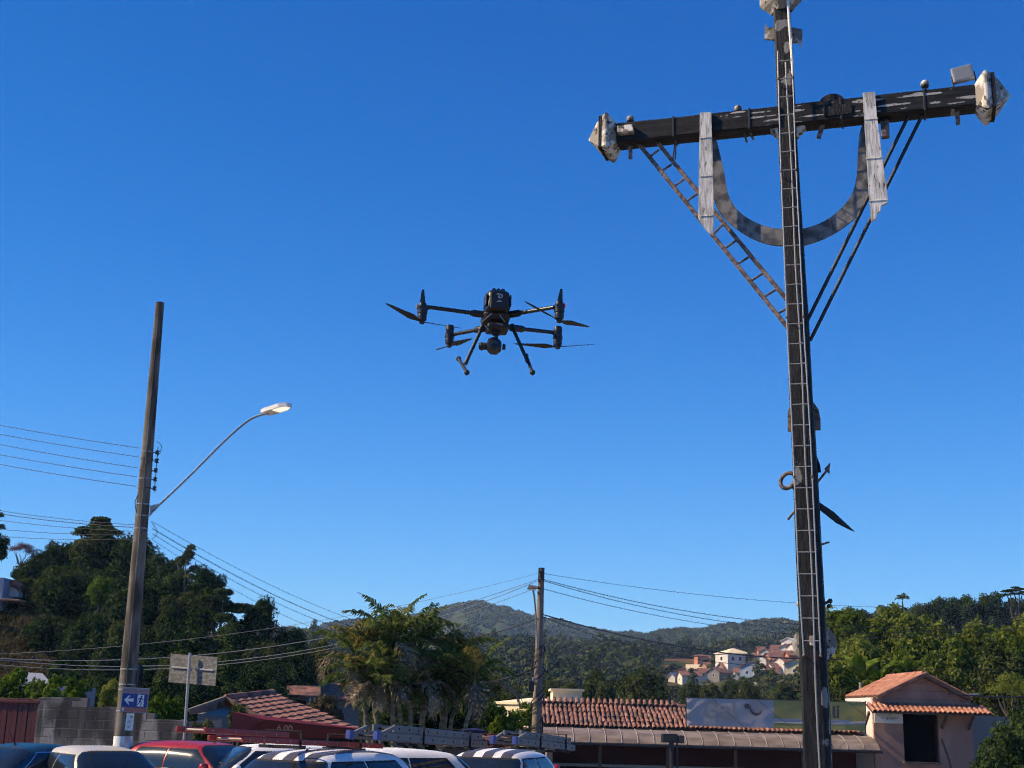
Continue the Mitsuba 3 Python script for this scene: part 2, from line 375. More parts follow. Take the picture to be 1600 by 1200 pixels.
# the draped cloth: two hanging ends and a curved loop behind the post
def ribbon(pa, pb, off, thick, n=40):
    a, b = np.array([C(x, y, off) for x, y in pa]), np.array([C(x, y, off) for x, y in pb])
    from scipy.interpolate import CubicSpline
    t = np.linspace(0, 1, n); A = CubicSpline(np.linspace(0, 1, len(a)), a)(t); B = CubicSpline(np.linspace(0, 1, len(b)), b)(t)
    F_ = np.array([[W2(p, off - thick / 2), W2(q, off - thick / 2), W2(q, off + thick / 2), W2(p, off + thick / 2), W2(p, off - thick / 2)] for p, q in zip(A, B)])
    return cat_(grid(F_), hull(F_[0]), hull(F_[-1]))
cl = thing('draped_cloth', 'pale grey sheet metal cloth hung over both arms of the cross in a loop', 'cloth')
part(cl, 'hanging_end', flat([(1094, 177), (1111.5, 176), (1112, 200), (1114, 260), (1115.5, 340), (1114.5, 368), (1108, 365), (1102, 358), (1098, 352), (1091, 341), (1092, 300), (1092.5, 250)], -.2, .05), 'grey_sheet', label='left hanging end of the cloth')
part(cl, 'hanging_end', flat([(1348, 146), (1367, 144.5), (1370, 180), (1378, 242), (1386, 300), (1387, 317), (1377, 322), (1375, 331), (1371, 333), (1369, 342), (1361, 347), (1357, 300), (1353.5, 240), (1350, 186)], -.2, .05), 'grey_sheet', label='right hanging end of the cloth, ragged at the bottom')
for x, y, w in ((1102.5, 215, .2), (1103, 275, .2), (1104, 337, .2), (1361, 186, .2), (1366, 247, .24), (1373, 313, .27)):
    part(cl, 'fold', cbox((w, .012, .018), W2(C(x, y, -.232), -.232), .004, CM), 'grey_sheet')
pl_i = [(1114, 206), (1121, 225), (1131, 268), (1137, 300), (1152, 328), (1185, 350), (1226, 358)]; pl_o = [(1108, 206), (1106, 250), (1112, 290), (1120, 325), (1143, 352), (1180, 375), (1226, 384)]
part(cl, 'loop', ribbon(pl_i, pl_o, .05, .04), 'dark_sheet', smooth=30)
pr_i = [(1352, 190), (1343, 212), (1340, 250), (1336, 290), (1320, 320), (1290, 345), (1246, 359)]; pr_o = [(1358, 190), (1358, 250), (1357, 290), (1349, 325), (1328, 348), (1296, 369), (1246, 386)]
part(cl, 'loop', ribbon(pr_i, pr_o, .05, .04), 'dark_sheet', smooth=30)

# lamps and pegs on the bar
def bulb(px, py, lab):
    t = thing('bulkhead_lamp', lab, 'lamp'); x, z = C(px, py, 0)
    part(t, 'base', cat_(rod(W(x, 0, BZ + .16), W(x, 0, z - .03), .025), lathe([(.05, 0), (.06, .02), (.05, .05)], W(x, 0, z - .06), sides=12)), 'dark_metal')
    part(t, 'globe', ball(W(x, 0, z), .062, 3, (1, 1, .95)), 'worn_white', smooth=True)
bulb(1153, 170, 'round lamp on the left arm of the cross, between cloth and post')
bulb(1445, 131, 'round lamp on top of the right arm of the cross')
bulb(985, 186, 'small lamp on top of the left arm by its pointed cap')
t = thing('floodlight', 'square grey floodlight on top of the right end of the cross', 'floodlight')
c = W2(C(1504, 116, -.05), -.05); M = CM @ np.array([[math.cos(.15), 0, -math.sin(.15)], [0, 1, 0], [math.sin(.15), 0, math.cos(.15)]])
part(t, 'housing', cat_(cbox((.3, .08, .24), c, .01, M), *[cbox((.27, .03, .012), c + M @ np.array([0, .05, k * .05 - .1]), .003, M) for k in range(5)]), 'galvanised')
part(t, 'lens', cbox((.26, .02, .2), c + M @ np.array([0, -.036, 0]), .004, M), 'grey_metal')
for s in (-1, 1): part(t, 'bracket', rod(c + M @ np.array([s * .16, 0, 0]), c + M @ np.array([s * .16, 0, -.17]), .012), 'dark_metal')
t = thing('box_floodlight', 'white box floodlight on the left arm of the cross beside its cap', 'floodlight')
c = W2(C(978, 204, -.19), -.2)
part(t, 'housing', lathe([(.08, 0), (.085, .01), (.085, .25), (.08, .26)], c - EX * .13, EX, 4, math.pi / 4 + .2), 'worn_white'); part(t, 'bracket', cbox((.05, .1, .03), c + EY * .06, .004, CM), 'dark_metal')
def peg(a, b, r, lab, name='peg'): solo(name, beam(W2(C(*a, 0), 0), W2(C(*b, 0), 0), r * 2, r * 2, .004), 'rusty_metal', lab, name)
peg((985, 228), (985, 248), .027, 'short square peg under the left end of the crossbar')
peg((1495, 165), (1497, 194), .03, 'short square peg under the right end of the crossbar')
peg((1056, 218), (1055, 249), .012, 'right one of two thin rods hanging beside the leaning ladder top', 'hanging_rod')
peg((1055, 218), (1051.5, 249), .009, 'left one of two thin rods hanging beside the leaning ladder top', 'hanging_rod')
peg((1162, 205), (1167, 222), .018, 'left peg of the pair under the left arm near the post')
peg((1171, 203), (1177, 218), .018, 'right peg of the pair under the left arm near the post')
peg((1287, 190), (1279, 216), .03, 'slanting square peg under the right arm near the post')
t = thing('lantern', 'small dark pointed lantern hanging under the right arm of the cross', 'lantern')
x, z = C(1383, 203, 0)
part(t, 'body', cbox((.12, .12, .25), W(x, 0, z), .01, CM), 'rusty_metal'); part(t, 'cap', lathe([(.1, 0), (.1, .015), (.012, .14), (.012, .2)], W(x, 0, z + .125), sides=4, spin=math.pi / 4 - ROT), 'dark_metal')
x, z = C(1300, 157, -.1)
solo('dark_shade', hull([W(x + .19 * math.cos(a), o, BZ + .12 + .16 * math.sin(a)) for a in np.linspace(0, np.pi, 12) for o in (-.13, .1)]), 'black_timber_paint', 'dark rounded hood on top of the right arm beside the post', 'hood')
solo('hatch_plate', cbox((.42, .012, .17), W2(C(1309, 172, -.17), -.178), .004, CM), 'black_timber_paint', 'dark flat plate on the front of the right arm beside the post', 'plate')
for a, b, lab in (((1243, 944), .02, 'white insulator on the left of the cross post, level with the wires'), ):
    solo('post_insulator', cat_(ball(W2(C(1248, 944, .0), 0), .035, 2), rod(W2(C(1248, 944, 0), 0), W2(C(1262, 944, 0), 0), .012)), 'worn_white', lab, 'insulator', smooth=True)
solo('cable_clamp', cat_(rod(W2(C(1284, 944, 0), 0), W2(C(1296, 940, 0), 0), .02), ball(W2(C(1297, 939, 0), 0), .035, 1), ball(W2(C(1295, 947, 0), 0), .03, 1)), 'dark_metal', 'dark cable clamp on the right of the cross post, level with the wires', 'clamp')

# ------------------------------------------------------------------ the drone
def Z(px, py, z):
    d = FW + (px - 800) / FPX * RT + (600 - py) / FPX * UP
    return EYE + d * ((z - EYE[2]) / d[2])
dn = thing('drone', 'black four rotor drone with landing legs and a camera below, hovering in the sky', 'drone')
Y0 = 7.32
D = lambda px, py, dy=0.: P(px, py, Y0 + dy)
s = Y0 / FPX
def sup(w, d, h, c, n=3.2, rows=14, cols=28, taper=.0, tilt=0.):
    """A rounded box."""
    u = np.linspace(-np.pi / 2, np.pi / 2, rows)[:, None]; v = np.linspace(0, 2 * np.pi, cols, endpoint=False)[None]
    f = lambda a: np.sign(a) * np.abs(a) ** (2 / n)
    x = f(np.cos(u)) * f(np.cos(v)); y = f(np.cos(u)) * f(np.sin(v)); z = f(np.sin(u)) * np.ones_like(v)
    k = 1 - taper * z
    pt = np.stack([x * w / 2 * k, y * d / 2 * k, z * h / 2], -1)
    pt = np.concatenate([pt, pt[:, :1]], 1)
    g = grid(pt); R = np.array([[1, 0, 0], [0, math.cos(tilt), -math.sin(tilt)], [0, math.sin(tilt), math.cos(tilt)]]); g.vertices = g.vertices @ R.T + np.array(c); g.invert() if g.volume < 0 else 0
    return g
bc = D(775.5, 478, .02); by = yaw(.11)
def B(x, y, z): return bc + by @ np.array([x, y, z])
body = sup(.142, .26, .146, (0, 0, 0), 5., 20, 40, .07); body.vertices = body.vertices @ by.T + bc; part(dn, 'body', body, 'drone_shell', smooth=40)
bl = sup(.165, .22, .055, (0, 0, 0), 5, 16, 32, -.1); bl.vertices = bl.vertices @ by.T + B(0, .03, -.085); part(dn, 'lower_body', bl, 'drone_matt', smooth=40)
part(dn, 'battery_cover', cbox((.11, .01, .1), B(.006, -.14, -.008), .004, by), 'drone_matt')
part(dn, 'side_pod', cbox((.012, .12, .075), B(-.072, -.06, .0), .006, by), 'drone_shell')
part(dn, 'side_pod', cbox((.012, .12, .075), B(.072, -.06, .0), .006, by), 'drone_shell')
for x in (-.03, -.003, .024):
    part(dn, 'sensor_lens', lathe([(.011, 0), (.013, .003), (.011, .008), (.003, .009)], B(x, -.136, .052), by @ np.array([0, -1, 0]), 16), 'lens_glass', smooth=30)
# mark on the front: a bar that runs into a D, with two small lines beneath it
_arc = [(.004 + .0115 * math.sin(t), .0115 * math.cos(t)) for t in np.linspace(0, np.pi, 18)]
dshape = LineString([(-.019, .0115), *_arc, (-.004, -.0115), (-.004, .003)]).buffer(.0021, cap_style=2, join_style=2)
part(dn, 'emblem', plate(dshape, .0015, by @ VERT, B(.004, -.1455, .016)), 'white_print')
lines = [Polygon([(x, z), (x + .0035, z), (x + .0035, z + .003), (x, z + .003)]) for z, x0, n in ((-.008, -.009, 4), (-.014, -.016, 7)) for x in (x0 + k * .0046 for k in range(n))]
part(dn, 'lettering', plate(unary_union(lines), .0015, by @ VERT, B(.004, -.1455, -.006)), 'white_print', label='two tiny pale lines of lettering')
# arms, motors, rotors
motors = [(660, 486, 660, 470, True), (874, 484, 876, 468, True), (702.5, 524, 703, 524, False), (871.5, 526, 872, 526, False)]
roots = [(752, 491), (800, 491), (752, 514), (806, 513)]
tips = [(668, 479.5), (866, 480), (708, 522.5), (866, 519.5)]
ZM = 4.42
for i, ((mx, my, _, _, near), rt, tp) in enumerate(zip(motors, roots, tips)):
    Yd = Z(mx, my, 4.36 if near else 4.36)[1]; Yt = Z(*tp, 4.39)[1]
    a, b = P(*rt, Y0 - .02 if near else Y0 + .12), P(*tp, Yd)
    arm = part(dn, 'arm', rod(a, b, .0125, .0115, 14), 'drone_shell', smooth=40)
    part(dn, 'arm_joint', cat_(rod(a + (b - a) * -.12, a + (b - a) * .16, .021, sides=14), rod(a + (b - a) * .14, a + (b - a) * .2, .017, sides=14)), 'drone_shell', smooth=40)
    c = P(mx, my, Yd)
    m = part(dn, 'motor', cat_(lathe([(.018, -.06), (.026, -.055), (.028, -.03), (.026, -.026), (.026, -.02), (.03, -.016), (.03, .004), (.024, .012), (.024, .04), (.02, .048)], c, sides=20), cbox((.05, .05, .04), c + np.array([0, 0, .012]), .008), rod(b, c + np.array([0, 0, .01]), .019, sides=12)), 'drone_shell', smooth=35)
    if near:   # antenna standing on the motor mount
        tx, ty = ((661, 453) if i == 0 else (877, 452)); top = P(tx, ty, Yd)
        part(dn, 'antenna', hull([c + np.array([x, y, .03]) for x in (-.018, .018) for y in (-.014, .014)] + [c * 0 + top + np.array([x, y, dz]) for x in (-.007, .007) for y in (-.006, .006) for dz in (0, -.004)]), 'drone_shell')
        part(dn, 'position_light', cbox((.012, .02, .03), c + np.array([-.03 if i == 0 else .028, -.01, .022]), .005), 'worn_white' if i == 0 else 'glow_red', smooth=False)
    else:
        part(dn, 'motor_cap', lathe([(.024, .03), (.027, .034), (.026, .058), (.022, .064), (.004, .066)], c + np.array([0, 0, .0]), sides=18), 'drone_shell', smooth=35)
    hubc = c + np.array([0, 0, -.066])
    rotor = part(dn, 'propeller', lathe([(.012, -.012), (.016, -.008), (.016, .006), (.01, .012)], hubc, sides=14), 'drone_matt', smooth=35)
    # the two tips of the blades, as seen; the blade keeps its own length and lies nearly level
    ends = [[(603, 474), (721, 513)], [(820, 471), (921, 511)], [(737, 529), (681, 547)], [(802, 537), (929, 538)]][i]
    for e in ends:
        best = None
        for dY in np.linspace(-.45, .45, 181):
            q_ = P(e[0], e[1], hubc[1] + dY); L = np.linalg.norm(q_ - hubc); g_ = abs(L - .262) + .4 * abs(q_[2] - hubc[2])
            if best is None or g_ < best[0]: best = (g_, q_)
        d = best[1] - hubc; L = np.linalg.norm(d); d /= L; side = np.cross(d, (0, 0, 1)); side /= np.linalg.norm(side); up_ = np.cross(side, d)
        t = np.linspace(.05, 1, 18); chord = np.interp(t, [.05, .12, .3, .45, .9, 1], [.014, .024, .052, .044, .024, .008]); tw = np.interp(t, [0, .3, 1], [.45, .32, .1])
        rows_ = []
        for tt, ch, w_ in zip(t, chord, tw * (-1 if i in (0, 3) else 1)):
            cc = hubc + d * L * tt; n1 = side * math.cos(w_) + up_ * math.sin(w_); n2 = np.cross(d, n1)
            rows_.append([cc + n1 * ch * .5, cc + n2 * .003 * (1 - .6 * tt), cc - n1 * ch * .5, cc - n2 * .003 * (1 - .6 * tt), cc + n1 * ch * .5])
        rows_ = np.array(rows_)
        part(rotor, 'blade', cat_(grid(rows_), hull(rows_[0])), 'drone_matt', smooth=40)
# landing gear
la, lb = D(754, 510, .04), D(727, 569, -.02); ra_, rb_ = D(799, 508, .04), D(825, 566, -.02)
for a, b, e0, e1, fl in ((la, lb, (716.5, 560.5), (729.5, 582), 'l'), (ra_, rb_, (822, 556), (832, 582), 'r')):
    lg = part(dn, 'landing_leg', cat_(rod(a, b, .0105, sides=14), rod(a, a + (b - a) * .12, .017, sides=12), rod(b - (b - a) * .1, b, .0125, sides=12)), 'drone_shell', smooth=40)
    p0, p1 = (D(*e0, .09), D(*e1, -.13)) if fl == 'l' else (D(*e0, .12), D(*e1, -.12))
    part(lg, 'skid', cat_(tube([p0, p1], .0095, 12), ball(p0, .0155, 2), ball(p1, .0165, 2)), 'drone_matt', smooth=40)
for a, b in (((752, 504), (768, 490)), ((781, 492), (789, 503)), ((776, 505), (786, 508)), ((757, 508), (764, 516))):
    part(dn, 'strut', rod(D(*a, -.12), D(*b, -.12), .0032, sides=8), 'drone_steel', smooth=True)
part(dn, 'underplate', cbox((.13, .16, .03), D(777, 514, .0), .008, by), 'drone_matt')
gm = part(dn, 'gimbal', cat_(rod(D(775, 508), D(775, 530), .0125, sides=16), lathe([(.02, 0), (.028, .006), (.028, .022), (.016, .03)], D(775, 524), sides=18), hull([D(763, 530) + np.array([0, y, 0]) for y in (-.01, .02)] + [D(772, 527) + np.array([0, y, 0]) for y in (-.01, .02)] + [D(760, 541) + np.array([0, y, 0]) for y in (-.01, .02)])), 'drone_shell', smooth=35)
cam = D(772, 541)
part(gm, 'camera', cat_(lathe([(.03, -.05), (.042, -.045), (.046, -.02), (.046, .03), (.036, .045), (.01, .05)], cam, (0, 1, -.1), 8, .3), sup(.088, .08, .08, cam, 3.5)), 'drone_shell', smooth=30)
part(gm, 'side_motor', lathe([(.014, 0), (.022, .004), (.022, .03), (.026, .034), (.02, .048)], D(761, 541), (-1, .1, 0), 16), 'drone_matt', smooth=35)
part(gm, 'side_motor', lathe([(.016, 0), (.019, .004), (.016, .018)], D(785, 542), (1, .1, 0), 16), 'drone_matt', smooth=35)
part(gm, 'lens', lathe([(.018, 0), (.021, .006), (.018, .01), (.002, .006)], cam + np.array([.004, -.052, .003]), (.05, -1, 0), 20), 'lens_glass', smooth=30)
# ------------------------------------------------------------------ ground, hills
def sm(a, b, x): t = np.clip((x - a) / (b - a), 0, 1); return t * t * (3 - 2 * t)


def H(x, y):
    x, y = np.asarray(x, float), np.asarray(y, float); u = x / np.maximum(y, 20.)
    z = -1.4 * sm(29.5, 36, y) - 1.4 * sm(38, 70, y) - .13 * sm(2.6, 4.2, -x) * sm(5, 14, y) * (1 - sm(29, 33, y))
    z = z + .9 * np.exp(-(((x + 34) / 9) ** 2 + ((y - 85) / 9) ** 2))
    z = z + 30 * sm(190, 620, y) + 11 * sm(.12, .36, -u) * sm(56, 92, y) + 14.5 * sm(.13, .33, u) * sm(95, 250, y)
    p = np.stack([x / 40., y / 40., x * 0], -1)
    z = z + (meshkit.fbm(p, 4, 3) - .5) * 5 * sm(60, 200, y) + (meshkit.fbm(p * 12, 3, 5) - .5) * .8 * sm(45, 70, y)
    return z


def hit(px, py, y0=40., y1=900.):
    """Where the line of sight of a pixel meets the ground."""
    for Y in np.geomspace(y0, y1, 500):
        p = P(px, py, Y)
        if p[2] <= H(p[0], p[1]): return np.array([p[0], p[1], float(H(p[0], p[1]))])
    return p


def soil(p, n, uv):
    g = fbm(p.x * .12, p.y * .12, p.z * .3, octaves=4)
    c = mix((.1, .085, .045), (.035, .05, .018), smoothstep(.38, .6, g))
    c = mix(c, (.14, .075, .045), smoothstep(.6, .72, noise(p.x * .05 + 9, p.y * .05)))
    return c * (.6 + .8 * fbm(p.x * 1.5, p.y * 1.5, p.z * 1.5))
diffuse('grass_soil', soil)
mat('paving', lambda p, n, uv: mix((.15, .14, .12), (.23, .21, .18), fbm(p.x * 9, p.y * 9, p.z * 9)), .9)
ys = np.concatenate([np.linspace(-30, 26, 12), np.linspace(27, 140, 90), np.geomspace(142, 1200, 110), [1700, 2300]])
us = np.concatenate([[-1.2, -.8], np.linspace(-.62, .62, 150), [.8, 1.2]])
G = np.array([[(u * max(y, 40), y) for u in us] for y in ys]); 
zz = H(G[..., 0], G[..., 1]); zz[-2] = 10; zz[-1] = -15
struct('ground', grid(np.dstack([G, zz])), 'grass_soil')
lot = np.array([[(x, y, float(H(x, y)) + .012) for x in np.linspace(-26, 26, 53)] for y in np.linspace(-25, 40, 66)])
struct('car_park', grid(lot), 'paving', smooth=False)


def forest_col(p, n, uv):
    g = fbm(p.x * .02, p.y * .02, p.z * .02, octaves=3)
    c = mix((.026, .045, .02), (.05, .068, .028), smoothstep(.35, .65, fbm(p.x * .07, p.y * .07, p.z * .07)))
    patch = smoothstep(.5, .58, fbm(p.x * .05, p.y * .03, p.z * .06)) * smoothstep(-30, 0, p.x) * smoothstep(70, 45, p.x) * smoothstep(78, 92, p.z)
    return mix(c, (.1, .075, .05), patch * .8)
diffuse('mountain_forest', forest_col)


def mountain(name, Y, prof, depth, label, amp, seed, base=-20., n=(260, 90)):
    px = np.array([a for a, _ in prof], float); top = np.array([P(a, b, Y)[2] - 3.5 for a, b in prof])
    xs = np.linspace(P(px[0], 600, Y)[0], P(px[-1], 600, Y)[0], n[0]); from_px = np.array([P(a, 1000, Y)[0] for a in px])
    from scipy.interpolate import PchipInterpolator
    ridge = PchipInterpolator(from_px, top)(xs)
    v = np.linspace(-1, .6, n[1])
    Pt = np.zeros((n[1], n[0], 3))
    for i, t in enumerate(v):
        k = 1 - sm(0, 1, abs(t)) if t < 0 else 1 - sm(0, .6, t) * .5
        y = Y + t * depth
        pp = np.stack([xs / 120, np.full_like(xs, y / 120), xs * 0], -1)
        spur = meshkit.fbm(pp, 5, seed) - .5
        Pt[i] = np.stack([xs * (1 + .0 * t), np.full_like(xs, y), base + (ridge - base) * k + spur * amp * 4 * k * (1 - k) * 2 + (meshkit.fbm(pp * 8, 3, seed + 5) - .5) * amp * .12 * min(1, abs(t) * 8 + .2)], -1)
    struct(name, grid(Pt), 'mountain_forest', label=label)
    return Pt
M1 = mountain('mountain', 1500., [(150, 1010), (330, 995), (430, 990), (490, 983), (520, 974), (545, 969), (600, 966), (650, 960), (690, 950), (715, 944), (732, 941), (748, 942), (770, 947), (788, 950), (805, 958), (830, 965), (850, 968), (870, 970), (895, 976), (925, 982), (965, 988), (1000, 992), (1060, 1000), (1150, 1010)], 520, 'distant green mountain with a bare brown patch below its peak', 42, 11)
M2 = mountain('far_ridge', 1150., [(880, 1020), (930, 1004), (965, 992), (985, 989), (1005, 993), (1015, 990), (1030, 986), (1045, 986), (1065, 984), (1090, 983), (1120, 978), (1150, 975), (1180, 972), (1200, 969), (1230, 971), (1260, 974), (1330, 968), (1450, 965), (1650, 968)], 330, 'lower wooded ridge right of the distant mountain', 40, 23)


# ------------------------------------------------------------------ trees
def leaves(c, nrm, size, rg, aspect=1.5, droop=.0):
    """Small pointed leaf sprays: two triangles folded along the middle."""
    n = len(c); d = rg.normal(size=(n, 3)); d[:, 2] -= droop
    d -= nrm * (d * nrm).sum(1, keepdims=True) * .8; d /= np.linalg.norm(d, axis=1, keepdims=True) + 1e-9
    s = np.cross(nrm, d); s /= np.linalg.norm(s, axis=1, keepdims=True) + 1e-9
    up = np.cross(d, s); L = (size * rg.uniform(.6, 1.3, n))[:, None]; Wd = L / aspect
    V = np.stack([c - d * L * .5, c + s * Wd * .5 + up * L * .08, c + d * L * .5, c - s * Wd * .5 + up * L * .08], 1).reshape(-1, 3)
    k = np.arange(n)[:, None] * 4
    return trimesh.Trimesh(V, np.vstack([k + [0, 1, 2], k + [0, 2, 3]]), process=False)


def crown(seed, blobs, n, size, shell=.45, core=True, flatten=1., squash=.75, jag=.35):
    """A crown of unit radius: leaf sprays through clumps (x, y, z, r) whose outlines are uneven."""
    rg = np.random.default_rng(seed); b = np.array(blobs, float); w = b[:, 3] ** 2; w /= w.sum()
    i = rg.choice(len(b), n, p=w); d = rg.normal(size=(n, 3)); d /= np.linalg.norm(d, axis=1, keepdims=True)
    d[:, 2] = np.where(d[:, 2] < -.35, -d[:, 2], d[:, 2])
    lump = meshkit.fbm(d * 2.2 + i[:, None] * 7.1, 3, seed) * 2 - 1
    r = b[i, 3] * (shell + (1 - shell) * rg.uniform(0, 1, n) ** .5) * (1 + jag * lump)
    c = b[i, :3] + d * r[:, None] * np.array([1, 1, squash])
    nr = d + rg.normal(size=(n, 3)) * .5; nr[:, 2] += .35; nr /= np.linalg.norm(nr, axis=1, keepdims=True)
    m = leaves(c, nr, np.full(n, size), rg)
    if core:
        cs = []
        for x, y, z, rr in b:
            s_ = trimesh.creation.icosphere(1); v = s_.vertices * rr * .62 * (1 + .3 * (meshkit.noise(s_.vertices * 2 + x * 9, seed) - .5))[:, None] * np.array([1, 1, squash])
            cs.append(trimesh.Trimesh(v + [x, y, z], s_.faces, process=False))
        m = cat_(m, *cs)
    return m


def blobs_dome(seed, n=9, flat=.7, spread=.62, r=(.32, .5)):
    rg = np.random.default_rng(seed); out = []
    for k in range(n):
        a = k * 2.399 + rg.uniform(-.3, .3); q = math.sqrt((k + .4) / n) * spread
        out.append((q * math.cos(a), q * math.sin(a), flat * (1 - q * q * 1.6) * .55 + rg.uniform(-.12, .12), rg.uniform(*r)))
    return out


def blobs_ball(seed, n=14, rad=.58, r=(.32, .48)):
    rg = np.random.default_rng(seed); out = []
    for k in range(n):
        z = 1 - 2 * (k + .5) / n; a = k * 2.399 + rg.uniform(-.4, .4); q = math.sqrt(1 - z * z) * rg.uniform(.75, 1.15)
        out.append((rad * q * math.cos(a), rad * q * math.sin(a), rad * z * rg.uniform(.85, 1.15), rg.uniform(*r)))
    return out + [(0, 0, 0, .55)]


def nth(k): return ('first', 'second', 'third', 'fourth', 'fifth', 'sixth', 'seventh', 'eighth', 'ninth', 'tenth', 'eleventh', 'twelfth', 'thirteenth', 'fourteenth', 'fifteenth')[k]


leaf('leaf_dark', (.016, .038, .012), (.04, .068, .02), .5, .45, (.085, .105, .035))
leaf('leaf_mid', (.03, .05, .014), (.07, .085, .025), .5, .5, (.1, .11, .04))
leaf('leaf_olive', (.08, .125, .018), (.175, .215, .04), .55, 1., (.25, .26, .06))
leaf('leaf_bright', (.06, .12, .012), (.13, .19, .025), 1.2, .8, (.2, .24, .05))
leaf('leaf_dry', (.05, .045, .022), (.1, .085, .04), .8, .4, (.15, .13, .07))
leaf('leaf_pink', (.1, .055, .075), (.2, .11, .15), 1., .5)
def wood_col(p, n, uv):
    c = mix((.028, .046, .014), (.07, .085, .026), smoothstep(.3, .7, noise(p.x * .09, p.y * .09, p.z * .09)))
    return c * (.6 + .75 * cell_rand(p.x * .7, p.y * .7, p.z * .9))
diffuse('leaf_forest', wood_col)
mat('bark', lambda p, n, uv: mix((.045, .035, .027), (.12, .1, .08), fbm(p.x * 8, p.y * 8, p.z * 2)), .9, spec=.1)
mat('bark_pale', (.2, .18, .15), .9, spec=.1)

PROTO = {}
for k in range(4):
    PROTO['dome', k] = (crown(20 + k, blobs_ball(20 + k, 12 + k), 8500, .085, squash=.9, jag=.5), 'leaf_dark')
for k in range(2):
    PROTO['tall', k] = (crown(40 + k, [(x * .8, y * .8, z * 1.1, r * .95) for x, y, z, r in blobs_ball(45 + k, 11)] + [(.1, 0, .75, .3)], 8000, .085, squash=.95, jag=.6), 'leaf_dark')
PROTO['layer', 0] = (crown(60, [(a, b, c, r) for a, b, c, r in [(-.5, 0, -.25, .34), (.1, .2, -.1, .36), (.55, -.1, .0, .36), (.0, -.2, .2, .4), (-.3, .1, .15, .36), (.3, .1, .38, .34), (.75, .1, -.2, .28), (-.75, -.1, -.4, .26), (.1, 0, .55, .26)]], 6000, .085, squash=.42, core=True, jag=.5), 'leaf_dark')
PROTO['airy', 0] = (crown(70, [(-.45, 0, -.2, .3), (.35, .2, -.05, .3), (0, -.2, .25, .33), (-.25, .1, .5, .28), (.3, -.1, .55, .26), (.6, 0, -.35, .24), (0, .1, .8, .22)], 3600, .085, core=False, jag=.5, shell=.3), 'leaf_mid')
for k in range(3):
    PROTO['olive', k] = (crown(80 + k, blobs_ball(80 + k, 15, .62, (.28, .42)), 8000, .095, squash=.9, jag=.6), 'leaf_olive')
PROTO['bush', 0] = (crown(90, blobs_ball(90, 11), 3600, .12, squash=.9, jag=.6), 'leaf_mid')
PROTO['shrub', 0] = (crown(91, blobs_ball(91, 12, .62, (.25, .4)), 3200, .15, core=False, jag=.7), 'leaf_bright')
PROTO['twiggy', 0] = (crown(95, blobs_dome(95, 10, .8, .7, (.25, .4)), 3000, .06, core=False, jag=.6, shell=.2), 'leaf_dry')
PLY = {}


def limb(p0, p1, r0, r1, seed, n=7, wob=.06):
    rg = np.random.default_rng(abs(seed)); t = np.linspace(0, 1, n)[:, None]; L = np.linalg.norm(np.subtract(p1, p0))
    w = np.cumsum(rg.normal(size=(n, 3)) * wob * L / n ** .5, 0) * (t * (1 - t) * 4) ** .5
    return tube(np.asarray(p0) * (1 - t) + np.asarray(p1) * t + w, np.linspace(r0, r1, n), 7)


def tree(name, label, kind, px, py, rpx, Y, cat='tree', group=None, m=None, tall=1., bark='bark', seed=0, ground=None):
    c = P(px, py, Y); r = rpx / FPX * Y
    g = float(H(c[0], c[1])) if ground is None else ground
    if kind[0] in ('dome', 'tall', 'olive', 'bush', 'shrub'):     # crowns that hang down nearly to the ground
        top = c[2] + r * tall; rz = min(max((top - g) * .5, r * .85), r * (1.3 if Y > 40 else 1.6)); c = np.array([c[0], c[1], top - rz]); tall = rz / r
    t = thing(name, label, cat, group)
    mesh, dm = PROTO[kind]; kk = (kind, m or dm)
    if kk not in PLY: PLY[kk] = mikit.ply(mesh, m or dm)
    rg = np.random.default_rng(abs(int(px * 7 + py * 13 + seed)))
    part(t, 'crown', PLY[kk], None, to_world=T().translate(c.tolist()).rotate([0, 0, 1], rg.uniform(0, 360)).scale([r * rg.uniform(.9, 1.1), r * rg.uniform(.9, 1.1), r * tall]))
    base = np.array([c[0] + rg.uniform(-.2, .2) * r, c[1] + rg.uniform(-.1, .1) * r, g - .1]); fork = base + (c - base) * .72
    fork = fork if c[2] - g > .4 else base + np.array([0, 0, .15])
    tr = max(.035, .055 * r + .012 * max(c[2] - g, 0))
    ms = [limb(base, fork, tr * 1.25, tr * .8, 1 + int(px))]
    for k in range(5):
        a = k * 1.257 + rg.uniform(-.3, .3); e = c + r * np.array([math.cos(a) * .5, math.sin(a) * .5, rg.uniform(-.1, .45) * tall])
        ms.append(limb(fork, e, tr * .6, tr * .15, int(px) + k))
    part(t, 'trunk', cat_(*ms), bark, smooth=True)
    return t


HG = 'dark trees crowded on the left hillside'; HL = 'dark green broadleaf tree in the crowded wood on the left hill'
tree('hill_tree', 'tall flat topped dark tree, highest on the left hill', ('layer', 0), 152, 844, 60, 92, tall=.95)
tree('hill_tree', 'small dark crown right of the highest flat topped tree', ('dome', 1), 190, 862, 24, 93)
tree('hill_tree', 'airy tree with see-through crown on the right shoulder of the hill', ('airy', 0), 292, 890, 36, 84, tall=1.15, bark='bark_pale')
tree('hill_tree', 'layered dark tree whose branches reach right against the sky', ('layer', 0), 352, 962, 62, 76)
tree('hill_tree', 'rounded dark tree at the right foot of the left hill', ('dome', 2), 450, 1012, 34, 78)
tree('hill_tree', 'dark tree cut by the left edge of the picture', ('airy', 0), -10, 818, 26, 80, m='leaf_dark')
tree('hill_tree', 'lower dark tree cut by the left edge, above the white house', ('dome', 1), -4, 850, 22, 80)
tree('blossom_tree', 'leafless looking tree with pink blossom on the left skyline', ('twiggy', 0), 34, 866, 26, 88, m='leaf_pink', bark='bark_pale')
